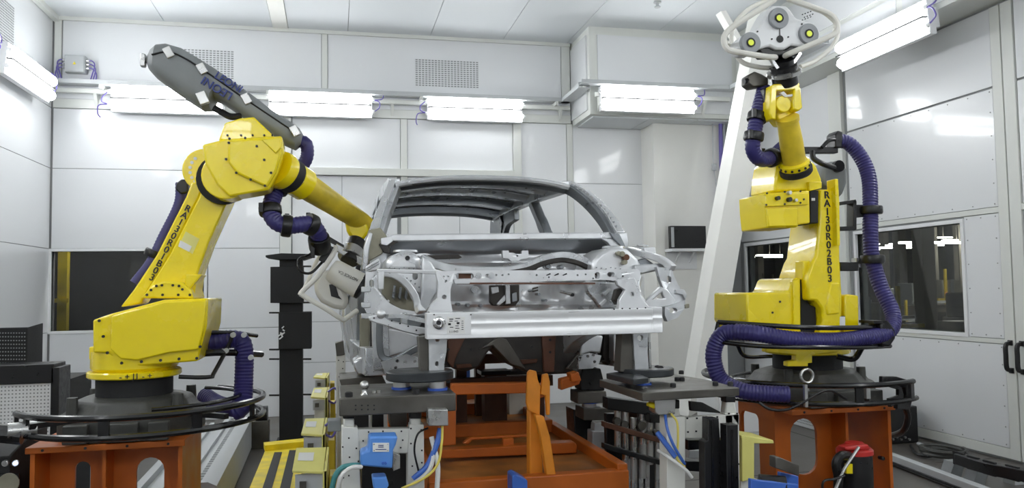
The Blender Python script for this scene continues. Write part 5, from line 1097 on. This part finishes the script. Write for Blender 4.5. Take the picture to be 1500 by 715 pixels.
fp_(S5, 'plate', [(918, 602), (934, 604), (934, 640), (920, 640)], 4.91, .05, 'brown_body', .004); fp_(S5, 'plate', [(888, 606), (908, 606), (908, 740), (890, 740)], 5.05, .05, 'black', .004); fp_(S5, 'back_plate', [(905, 600), (980, 606), (980, 760), (905, 760)], 5.10, .03, 'black', .004)
for x in (918, 927, 936, 945): fp_(S5, 'fin', [(x, 672), (x+7, 673), (x+7, 745), (x, 745)], 4.85, .03, 'steel', .003)
# ---- black posts in front of the right stand
for i, (px, Y) in enumerate((([(1037, 613), (1053, 613), (1055, 645), (1064, 650), (1064, 780), (1031, 780), (1032, 648), (1037, 645)], 3.85), ([(1064, 623), (1081, 622), (1082, 780), (1064, 780)], 3.78))):
    t = thing('black_post', W(1050 if i == 0 else 1073, 780, Y)*1, ('black extruded post with a wider carriage' if i == 0 else 'plain slim black extruded post')+' in front of the white pegged stand', 'post', 'black posts'); t.location.z = 0
    pts = [W(x, y, Y) for x, y in px]; zm = min(q.z for q in pts); pts = [V((q.x, q.y, 0 if q.z < zm+.02 else q.z)) for q in pts]
    b = MB().plate(pts, (0, .07, 0)).build('profile', 'black', t, bevel=.003)
    MB().slab([(1042, 616), (1045, 616), (1046, 720), (1043, 720)] if i == 0 else [(1071, 630), (1074, 630), (1075, 720), (1072, 720)], Y-.004, .005).build('groove', 'black_gloss', b)
# ---- yellow bracket
yb = thing('yellow_bracket', (2.3, 4.3, 0), 'pale yellow sheet-metal bracket beside the black posts', 'bracket')
fp_(yb, 'front_web', [(1087, 642), (1105, 648), (1105, 702), (1087, 706)], 4.15, .3, 'yellow_pale', .004); fp_(yb, 'top_flange', [(1086, 638), (1133, 645), (1134, 650), (1105, 650), (1086, 643)], 4.15, .25, 'yellow_pale', .004); fp_(yb, 'pedestal', [(1085, 702), (1110, 702), (1112, 860), (1085, 860)], 4.2, .2, 'fixture_white', .004)
# ---- blue roller bracket
rb = thing('roller_bracket', (2.2, 3.6, 0), 'blue bracket carrying a dark roller below the yellow bracket', 'roller')
fp_(rb, 'side_plate', [(1100, 702), (1112, 704), (1170, 710), (1170, 780), (1100, 780)], 3.6, .03, 'blue', .004); fp_(rb, 'back_plate', [(1143, 692), (1170, 698), (1170, 716), (1143, 712)], 3.72, .03, 'blue', .004); fp_(rb, 'clamp_block', [(1136, 670), (1142, 670), (1171, 682), (1171, 698), (1136, 686)], 3.66, .06, 'steel_dark', .004)
MB().cyl(W(1112, 708, 3.68), W(1150, 711, 3.64), .045, n=24).build('roller', 'black', rb); fp_(rb, 'stem', [(1120, 740), (1160, 745), (1160, 960), (1120, 960)], 3.62, .06, 'blue', .004)

# ================================================================= ORANGE SKID
SK = thing('orange_skid', (1.1, 5.5, 0), 'orange steel transport skid with a hooked upright under the car body', 'skid')
def sk(name, px, Y, t, m='orange', b=.006): return MB().slab(px, Y, t).build(name, m, SK, bevel=b)
sk('cross_beam', [(662, 563), (780, 561), (780, 576), (662, 579)], 4.75, .08); sk('cross_beam', [(822, 556), (846, 550), (851, 556), (849, 563), (822, 572)], 4.75, .08); sk('beam_end', [(836, 548), (848, 545), (852, 558), (838, 560)], 4.7, .1)
sk('beam_post', [(643, 600), (668, 600), (668, 652), (648, 654)], 4.7, .08); sk('beam_post', [(655, 578), (669, 578), (669, 602), (658, 602)], 4.72, .06)
h1 = sk('hook', [(773, 546), (777, 542), (786, 544), (788, 556), (792, 566), (791, 610), (774, 602), (771, 590)], 4.35, .03, 'orange_bright'); sk('hook', [(795, 549), (803, 547), (806, 560), (806, 608), (801, 609), (799, 580), (792, 578)], 4.35, .03, 'orange_bright'); sk('hook_web', [(786, 566), (804, 560), (804, 580), (790, 584)], 4.37, .08, 'orange')
sk('upright', [(776, 602), (790, 604), (797, 720), (776, 720)], 4.40, .08, 'orange_bright'); sk('strut', [(784, 608), (797, 610), (806, 640), (819, 725), (805, 725), (792, 640)], 4.30, .05, 'orange_bright')
sk('mid_beam', [(646, 660), (842, 648), (845, 652), (845, 664), (646, 672)], 4.9, .1); sk('mid_rail', [(678, 650), (690, 641), (778, 636), (778, 640), (692, 645), (686, 652)], 5.0, .05); sk('mid_post', [(737, 643), (753, 642), (753, 655), (737, 656)], 4.95, .05)
zdk = WZ(700, 690, .62).z
MB().box((CXY(5)-.51, 4.35, .63), (CXY(5)+.51, 7.6, .65)).build('deck', 'orange_deck', SK)
MB().box((CXY(5)-.56, 4.28, .55), (CXY(5)+.56, 4.36, .68)).build('front_beam', 'orange', SK, bevel=.008)
for s in (-1, 1): MB().box((CXY(5)+s*.53-.03, 4.3, .55), (CXY(5)+s*.53+.03, 7.7, .71)).build('side_rail', 'orange', SK, bevel=.006)
for Y in (5.7, 6.7, 7.6): MB().box((CXY(5)-.51, Y, .65), (CXY(5)+.51, Y+.08, .74)).build('deck_rib', 'orange', SK, bevel=.006)
for x in (-.5, .5):
    for Y in (4.8, 7.2): MB().box((CXY(5)+x-.08, Y, 0), (CXY(5)+x+.08, Y+.16, .63)).build('leg', 'orange', SK, bevel=.006)
for Y, z in ((6.0, .95), (6.9, 1.05)): MB().box((CXY(5)-.6, Y, z), (CXY(5)+.6, Y+.08, z+.08)).build('far_beam', 'brown_body', SK)
for x, Y in ((-.55, 6.0), (-.12, 6.2), (.1, 6.6), (.45, 6.0), (-.55, 6.9), (.5, 6.9)): MB().box((CXY(5)+x, Y, .65), (CXY(5)+x+.08, Y+.08, 1.15)).build('far_post', 'brown_body', SK)
mb = MB(); mb.slab([(699, 672), (712, 671), (716, 676), (728, 675), (724, 683), (706, 682)], 4.95, .004); 
bp_ = thing('blue_post', (.9, 8, 0), 'slim blue post standing behind the orange skid', 'post'); p = W(682, 550, 8.0); MB().box((p.x-.04, 7.96, 0), (p.x+.04, 8.04, 1.5)).build('shaft', 'blue', bp_, bevel=.004); MB().box((p.x-.08, 7.92, 0), (p.x+.08, 8.08, .02)).build('foot', 'blue', bp_)
bs = thing('blue_stop', (.9, 3.9, 0), 'small blue stop block at the front of the orange skid', 'block'); fp_(bs, 'block', [(750, 697), (756, 695), (773, 704), (773, 740), (751, 740)], 4.1, .12, 'blue', .006)
p = W(760, 740, 4.1); MB().box((p.x-.04, 4.12, 0), (p.x+.04, 4.2, p.z+.01)).build('stem', 'blue', bs)
# loose support jacks on the far side
for x, Y, m, lab in ((760, 6.6, 'fixture_white', 'white support column seen behind the orange upright'), (726, 6.3, 'brown_body', 'rust-brown support column standing under the middle of the car body')):
    t = thing('support_column', W(x, 560, Y), lab, 'column'); t.location.z = 0; p = W(x, 545, Y); MB().box((p.x-.09, Y, 0), (p.x+.09, Y+.15, p.z)).build('shaft', m, t, bevel=.006); MB().box((p.x-.12, Y-.02, p.z-.02), (p.x+.12, Y+.17, p.z+.01)).build('cap', 'black', t)

# ================================================================= LEFT SIDE FLOOR ITEMS
# black tower
tw_ = thing('black_tower', W(425, 640, 9.3), 'black steel tower with stub bars and a white painted mark', 'tower'); tw_.location.z = 0
def tp(name, px, t=.28, Y=9.3, m='black_matte', b=.004): return MB().slab(px, Y, t).build(name, m, tw_, bevel=b)
pm = W(425, 500, 9.3)
c0, c1 = W(409, 500, 9.3).x, W(443, 500, 9.3).x
MB().box((c0, 9.32, 0), (c1, 9.56, W(425, 378, 9.3).z)).build('shaft', 'black_matte', tw_, bevel=.004)
tp('top_plate', [(389, 374), (412, 371), (455, 372), (457, 376), (445, 380), (409, 380), (389, 377)], .4, 9.24)
tp('upper_box', [(396, 391), (444, 390), (444, 444), (396, 444)], .30, 9.27); tp('lower_box', [(408, 458), (456, 457), (456, 511), (408, 512)], .30, 9.27)
for x0, x1, y in ((394, 409, 458), (394, 409, 512), (394, 409, 526), (394, 409, 579), (443, 456, 390), (443, 456, 443), (443, 456, 526), (443, 456, 578)): tp('stub_bar', [(x0, y-1), (x1, y-1), (x1, y+1.5), (x0, y+1.5)], .03, 9.28, 'black')
MB().box((c0-.04, 9.25, 0), (c1+.15, 9.7, .03)).build('foot_plate', 'black_matte', tw_)
for k, (a, b) in enumerate((((407, 493), (411, 490)), ((409, 497), (413, 494)), ((411, 487), (414, 494)), ((414, 488), (412, 491)), ((412, 491), (417, 487)), ((414, 483), (417, 485)), ((413, 481), (416, 478)))):
    MB().tube([W(*a, 9.262), W(*b, 9.262)], .008, 6).build('painted_mark', 'ink_white', tw_)
# aluminium conveyor rail along the left
cv = thing('conveyor_rail', (-.95, 7, 0), 'long ribbed aluminium conveyor rail running past the black tower', 'conveyor')
pr = [(-1.40, .02), (-1.40, .33), (-1.34, .33), (-1.34, .28), (-1.24, .28), (-1.24, .31), (-1.20, .31), (-1.20, .28), (-1.08, .28), (-1.08, .36), (-1.03, .36), (-1.03, .33), (-.93, .33), (-.93, .36), (-.88, .36), (-.82, .33), (-.82, .02)]
MB().plate([(x, 6.1, z) for x, z in pr], (-.06, 3.1, 0)).build('profile', 'grey_pale', cv)
mb = MB()
for k in range(34): mb.box((-.918-.0006*k*3, 6.15+.09*k, .331), (-.945-.0006*k*3-.035, 6.20+.09*k, .335))
mb.build('rail_slots', 'seam', cv, kind='stuff')
MB().cyl((-.84, 9.3, .36), (-.72, 9.3, .36), .09, n=20).build('drive_roller', 'black', cv); MB().box((-.95, 9.2, 0), (-.70, 9.36, .3)).build('drive_box', 'steel_dark', cv, bevel=.006)
# striped ramp
rp = thing('striped_ramp', (-.3, 6.2, 0), 'low yellow platform with black warning stripes between conveyor and yellow covers', 'ramp')
zr = .26
tp4 = [WZ(362, 722, zr), WZ(388, 660, zr), WZ(462, 653, zr), WZ(428, 722, zr)]
MB().plate(tp4, (0, 0, -.24)).build('deck', 'yellow_floor', rp, bevel=.006)
def strp(a, b, w): MB().plate([WZ(*a, zr+.001), WZ(a[0]+w, a[1], zr+.001), WZ(b[0]+w*.8, b[1], zr+.001), WZ(*b, zr+.001)], (0, 0, .004)).build('stripe', 'black_matte', rp)
strp((383, 720), (402, 663), 14); strp((409, 720), (424, 660), 15); 
MB().plate([WZ(388, 661, zr), WZ(462, 653, zr), WZ(462, 648, zr), WZ(386, 656, zr)], (0, 0, .05)).build('rear_lip', 'yellow_floor', rp)
# yellow covers of a row of units
YC = [(428, 655, 478, 690, 4.75, 20), (441, 612, 476, 636, 5.45, 14), (455, 567, 480, 582, 6.5, 8), (459, 546, 480, 553, 7.4, 4)]
for i, (x0, y0, x1, y1, Y, lip) in enumerate(YC):
    lab = ['pale yellow machine cover with a paper label on the striped platform, first of a row', 'pale yellow machine cover with a paper label, second of the row behind', 'small pale yellow machine cover with clear window, third of the row', 'pale yellow cover top, last of the row by the back door'][i]
    t = thing('yellow_cover', W((x0+x1)/2, y1, Y), lab, 'cover', 'pale yellow machine covers'); t.location.z = 0
    p0, p1 = W(x0, y0, Y+.1), W(x1, y1, Y); s = .75 if i < 2 else .6
    zt2 = W(x0, y0+lip*.5, Y).z; w = p1.x-p0.x
    dy = .30*s; LQ = [W(x0, y1-1, Y), W(x1-4, y1+1, Y), W(x1, y0, Y+dy), W(x0+8*s, y0+1, Y+dy)]
    MB().plate(LQ, (0, 0, -.015)).build('lid', 'yellow_pale', t, bevel=.003); zt2 = W(x0, y1, Y).z+.01
    nl = (LQ[1]-LQ[0]).cross(LQ[3]-LQ[0]).normalized()*.003
    def lq(u, v): return (LQ[0]*(1-u)+LQ[1]*u)*(1-v)+(LQ[3]*(1-u)+LQ[2]*u)*v+nl
    MB().plate([lq(.12, .4), lq(.62, .4), lq(.62, .75), lq(.12, .75)], nl*.5).build('paper_label', 'paper', t)
    MB().plate([LQ[1]+V((.004, 0, 0)), LQ[2]+V((.004, 0, 0)), V((LQ[2].x+.004, LQ[2].y, .3)), V((LQ[1].x+.004, LQ[1].y, .3))], (.012, 0, 0)).build('side_skirt', 'yellow_pale', t)
    MB().box((p1.x-.02, Y, 0), (p1.x, Y+.35*s, zt2-.02)).build('side_panel', 'yellow_pale', t); MB().box((p0.x+.02, Y+.02, zt2-.16*s*1.2), (p1.x-.02, Y+.05, zt2-.04)).build('window', 'grey_pale', t)
    MB().box((p0.x+.03, Y+.05, 0), (p1.x-.02, Y+.33*s, zt2-.16*s*1.2)).build('body', 'fixture_white', t, bevel=.004)
    MB().box((p0.x+.06*s, Y+.0, zt2-.15*s), (p0.x+.11*s, Y+.02, zt2-.10*s)).build('plug', 'steel_dark', t)
    MB().box((p1.x+.02, Y+.1, 0), (p1.x+.06, Y+.3, zt2-.08)).build('bracket', 'yellow_worn', t)
    if i in (1, 2):
        yq = (y0+y1)/2; MB().tube(smooth_path([W(*q) for q in ((x1, yq, Y+.1), (x1+10, yq-6, Y+.1), (x1+16, yq+4, Y+.1), (x1+10, yq+16, Y+.1), (x1, yq+12, Y+.1))], 7), .008, 8).build('lead', 'purple_cable', t)
# perforated stand, bench frame and black box at the left edge
pf = thing('perforated_cabinet', WZ(30, 700, 0), 'white perforated metal cabinet with a black frame at the left wall', 'cabinet')
pf.location = V((-2.9, 7.0, 0)); Yp = 6.6
a, b = W(-40, 565, Yp), W(74, 645, Yp)
MB().box((a.x, Yp, 0), (b.x, Yp+.03, a.z)).build('perforated_panel', 'white', pf)
mb = MB()
for i in range(30):
    for j in range(22):
        x = b.x-.02-i*.024; z = a.z-.02-j*.026
        mb.add([(x-.005, Yp-.001, z-.005), (x+.005, Yp-.001, z-.005), (x+.005, Yp-.001, z+.005), (x-.005, Yp-.001, z+.005)], [(0, 1, 2, 3)])
mb.build('perforations', 'seam', pf, smooth=False, kind='stuff')
MB().box((a.x, Yp-.02, a.z), (b.x+.02, Yp+.25, a.z+.14)).build('top_rail', 'black', pf, bevel=.005); q_ = W(88, 538, Yp); MB().box((b.x, Yp-.02, 0), (q_.x, Yp+.25, q_.z)).build('corner_post', 'black', pf, bevel=.005)
MB().box((a.x, Yp+.25, 0), (q_.x, Yp+.8, a.z)).build('body', 'black_matte', pf)
MB().tube([W(-30, 543, Yp+.05), W(45, 541, Yp+.05)], .02, 8).build('handle', 'black', pf); MB().tube([W(42, 542, Yp+.05), W(74, 534, Yp+.2)], .018, 8).build('handle', 'black', pf)
bx_ = thing('black_monitor', W(30, 536, 6.9), 'black perforated monitor case on the perforated cabinet', 'monitor'); p0, p1 = W(-20, 481, 6.95), W(39, 538, 6.95)
MB().plate([(p0.x, 6.95, p1.z), (p1.x, 6.95, p1.z), (p1.x, 6.95, p0.z), (p0.x, 6.95, p0.z)], (0, .05, 0)).build('screen_back', 'black_matte', bx_, bevel=.006)
r_ = W(61, 479, 7.25); MB().plate([(p1.x, 6.96, p1.z), (r_.x, 7.25, p1.z), (r_.x, 7.25, p0.z+.02), (p1.x, 6.96, p0.z)], (0, .03, 0)).build('side_wing', 'black_matte', bx_)
MB().box((p0.x, 6.97, a.z+.13), (p1.x, 7.05, p1.z)).build('foot', 'black', bx_)
mb = MB()
for i in range(12):
    for j in range(9): pcyl(mb, -8+4*i, 488+5.5*j, 6.945, 6.951, .8, 6)
mb.build('perforations', 'seam', bx_, kind='stuff')
dk = thing('control_desk', (-2.0, 5.3, 0), 'black control desk with a lit blue button beside the orange pedestal', 'control desk')
p0, p1 = W(-60, 663, 5.0), V((-1.76, 5.0, W(20, 663, 5.0).z))
MB().plate([(p0.x, 5.0, 0), (p0.x, 5.6, 0), (p0.x, 5.6, p1.z+.06), (p0.x, 5.35, p1.z+.06), (p0.x, 5.0, p1.z-.02)], (p1.x-p0.x, 0, 0)).build('body', 'black_matte', dk, bevel=.01)
for x, m in ((7, 'chrome'), (22, 'led_blue')): pcyl(MB(), x, 679, 4.985, 5.0, 3.8, 16).build('button_ring', 'steel', dk); pcyl(MB(), x, 679, 4.978, 4.985, 2.6, 14).build('button', m, dk)
MB().pbox(-20, 694, 28, 730, 4.992, .01).build('gauge_panel', 'black_gloss', dk); pcyl(MB(), 12, 708, 4.985, 4.995, 12, 24).build('gauge', 'sealer', dk)

# ================================================================= RIGHT SIDE FLOOR ITEMS
rl2 = thing('floor_rail', (5.3, 6.5, 0), 'pale aluminium rail lying on the floor beside the right wall', 'rail')
a, b = WZ(1257, 646, .1), WZ(1420, 705, .1); a2 = b+(b-a)*.6
MB().beam([a-V((0, 0, .05)), a2-V((0, 0, .05))], .08, .09).build('profile', 'grey_pale', rl2, bevel=.004); MB().beam([a+V((-.05, -.02, -.07)), a2+V((-.05, -.02, -.07))], .03, .02).build('shadow_gap', 'black', rl2)  # black strip along the rail foot stands in for its shadow gap
bk_ = thing('black_case', WZ(1322, 650, 0), 'black equipment case with small connectors on the floor by the right wall', 'case'); c = V(bk_.location); Yk = c.y
p0, p1 = W(1297, 596, Yk), W(1346, 648, Yk); ztop = W(1320, 596, Yk).z
MB().box((p0.x, Yk, 0), (p1.x, Yk+.5, ztop)).build('body', 'black', bk_, bevel=.012); MB().box((p1.x, Yk+.1, ztop*.6), (p1.x+.04, Yk+.3, ztop*.7)).build('handle', 'black', bk_)
MB().pbox(1327, 606, 1334, 622, Yk-.005, .006).build('label', 'grey_pale', bk_)
for k in range(6): pcyl(MB(), 1303+6*k, 641+(k % 2)*3, Yk-.02, Yk, 1.8, 10).build('connector', 'steel', bk_)
fc = thing('cable_coil', WZ(1390, 665, 0), 'coiled grey cable lying on the floor by the right wall', 'cable'); c = WZ(1382, 666, .03); Yq = c.y
ring = []
for k in range(64): an = k/64*2*math.pi*3; ring.append(c+V(((.17+.01*math.sin(k*.7))*math.cos(an), (.20+.012*k/20)*math.sin(an), .004*k/4)))
MB().tube(ring, .02, 6).build('coil', 'cast', fc)
MB().tube(smooth_path([WZ(1345, 650, .03), WZ(1362, 656, .03), WZ(1374, 660, .03), c+V((.1, .2, 0))], 5), .02, 6).build('tail', 'grey_pale', fc); MB().tube(smooth_path([WZ(1334, 653, .03), WZ(1342, 664, .03), WZ(1356, 668, .03), WZ(1368, 668, .03)], 5), .016, 6).build('tail', 'black', fc)
MB().tube(smooth_path([c+V((.15, -.1, .05)), WZ(1425, 672, .1), WZ(1460, 690, .12), WZ(1500, 698, .12)], 5), .02, 6).build('tail', 'black', fc)
# floor cable duct with cover in the right foreground
dg_ = thing('cable_chain', WZ(1440, 700, 0), 'black cable chain on grey feet beside the coiled cable', 'cable chain')
MB().beam(smooth_path([WZ(1405, 672, .22), WZ(1450, 686, .22), WZ(1500, 696, .22), WZ(1580, 715, .22)], 4), .09, .09).build('chain', 'black', dg_, bevel=.006)
P_ = [W(*p) for p in smooth_path([(1405, 672, WZ(1405, 672, .22).y), (1450, 686, WZ(1450, 686, .22).y), (1520, 700, WZ(1520, 700, .22).y)], 4)]
for q in P_[::2]: MB().cbox(q, (.02, .12, .11)).build('link', 'black_matte', dg_)
for x, y in ((1396, 690), (1432, 696)): p = WZ(x, y, .1); MB().plate([p+V((-.06, 0, -.1)), p+V((.06, 0, -.1)), p+V((.13, 0, .07)), p+V((.02, 0, .07))], (0, .12, 0)).build('foot', 'grey_housing', dg_)
p = WZ(1478, 705, .02); MB().box((p.x, p.y-.06, 0), (p.x+.3, p.y+.06, .04)).build('base_bar', 'grey_pale', dg_)
# vacuum cleaner
vc = thing('vacuum_cleaner', (3.75, 4.7, 0), 'black drum vacuum cleaner with a red lid beside the orange pedestal', 'vacuum cleaner'); Yv = 4.62
def zc(y): return W(1268, y, Yv).z
c = W(1268, 680, Yv); rv = 26*MP(Yv)
MB().lathe([(rv*.95, 0), (rv, .02), (rv, zc(674)), (rv*.97, zc(668))], (c.x, Yv+rv, 0), n=32).build('drum', 'black', vc)
MB().lathe([(rv*1.06, zc(669)), (rv*1.06, zc(663)), (rv*.9, zc(659)), (rv*.62, zc(656)), (rv*.5, zc(652))], (c.x, Yv+rv, 0), n=32).build('lid', 'red', vc)
MB().slab([(1238, 655), (1272, 651), (1276, 659), (1240, 661)], Yv, .08).build('lid_handle', 'red', vc, bevel=.01); MB().pbox(1240, 680, 1249, 694, Yv-.002, .02).build('label', 'yellow', vc)
MB().tube(smooth_path([W(1244, 668, Yv), W(1232, 668, Yv-.03), W(1225, 680, Yv-.03), W(1228, 700, Yv-.03), W(1226, 730, Yv-.03)], 6), .03, 10).build('hose', 'black', vc); MB().tube([W(1258, 655, Yv-.06), W(1236, 688, Yv-.08), W(1222, 722, Yv-.1)], .010, 8).build('wand', 'steel', vc); MB().tube(smooth_path([W(1237, 697, Yv-.1), W(1222, 702, Yv-.1), W(1206, 706, Yv-.1), W(1205, 730, Yv-.1)], 4), .008, 8).build('wand_tube', 'black', vc)
pcyl(MB(), 1294, 672, Yv, Yv+.04, 3, 10).build('knob', 'black', vc)
# low perforated box and white kick panel near the right wall
kp = thing('kick_panel', (5, 8.2, 0), 'low white perforated floor cabinet behind the right-hand pedestal', 'cabinet')
p0, p1 = WZ(1080, 603, 0), WZ(1262, 637, 0)
MB().plate([(5.45, 8.1, 0), (5.45, 9.4, 0), (5.45, 9.4, .62), (5.45, 8.1, .62)], (.35, 0, 0)).build('body', 'white', kp, bevel=.01)
mb = MB()
for i in range(40):
    for j in range(18): mb.cbox((5.449, 8.15+.031*i, .05+.031*j), (.004, .012, .012))
mb.build('perforations', 'seam', kp, kind='stuff')
kb = thing('white_cabinet', (4.3, 8.6, 0), 'low white floor cabinet standing behind the fixture stand', 'cabinet'); p0, p1 = W(1048, 560, 8.3), W(1118, 612, 8.3)
MB().box((p0.x, 8.3, 0), (p1.x, 8.8, p0.z-.02)).build('body', 'white', kb, bevel=.02); MB().box((p0.x+.03, 8.285, .05), (p1.x-.03, 8.3, p0.z-.12)).build('front_panel', 'white', kb, bevel=.004)
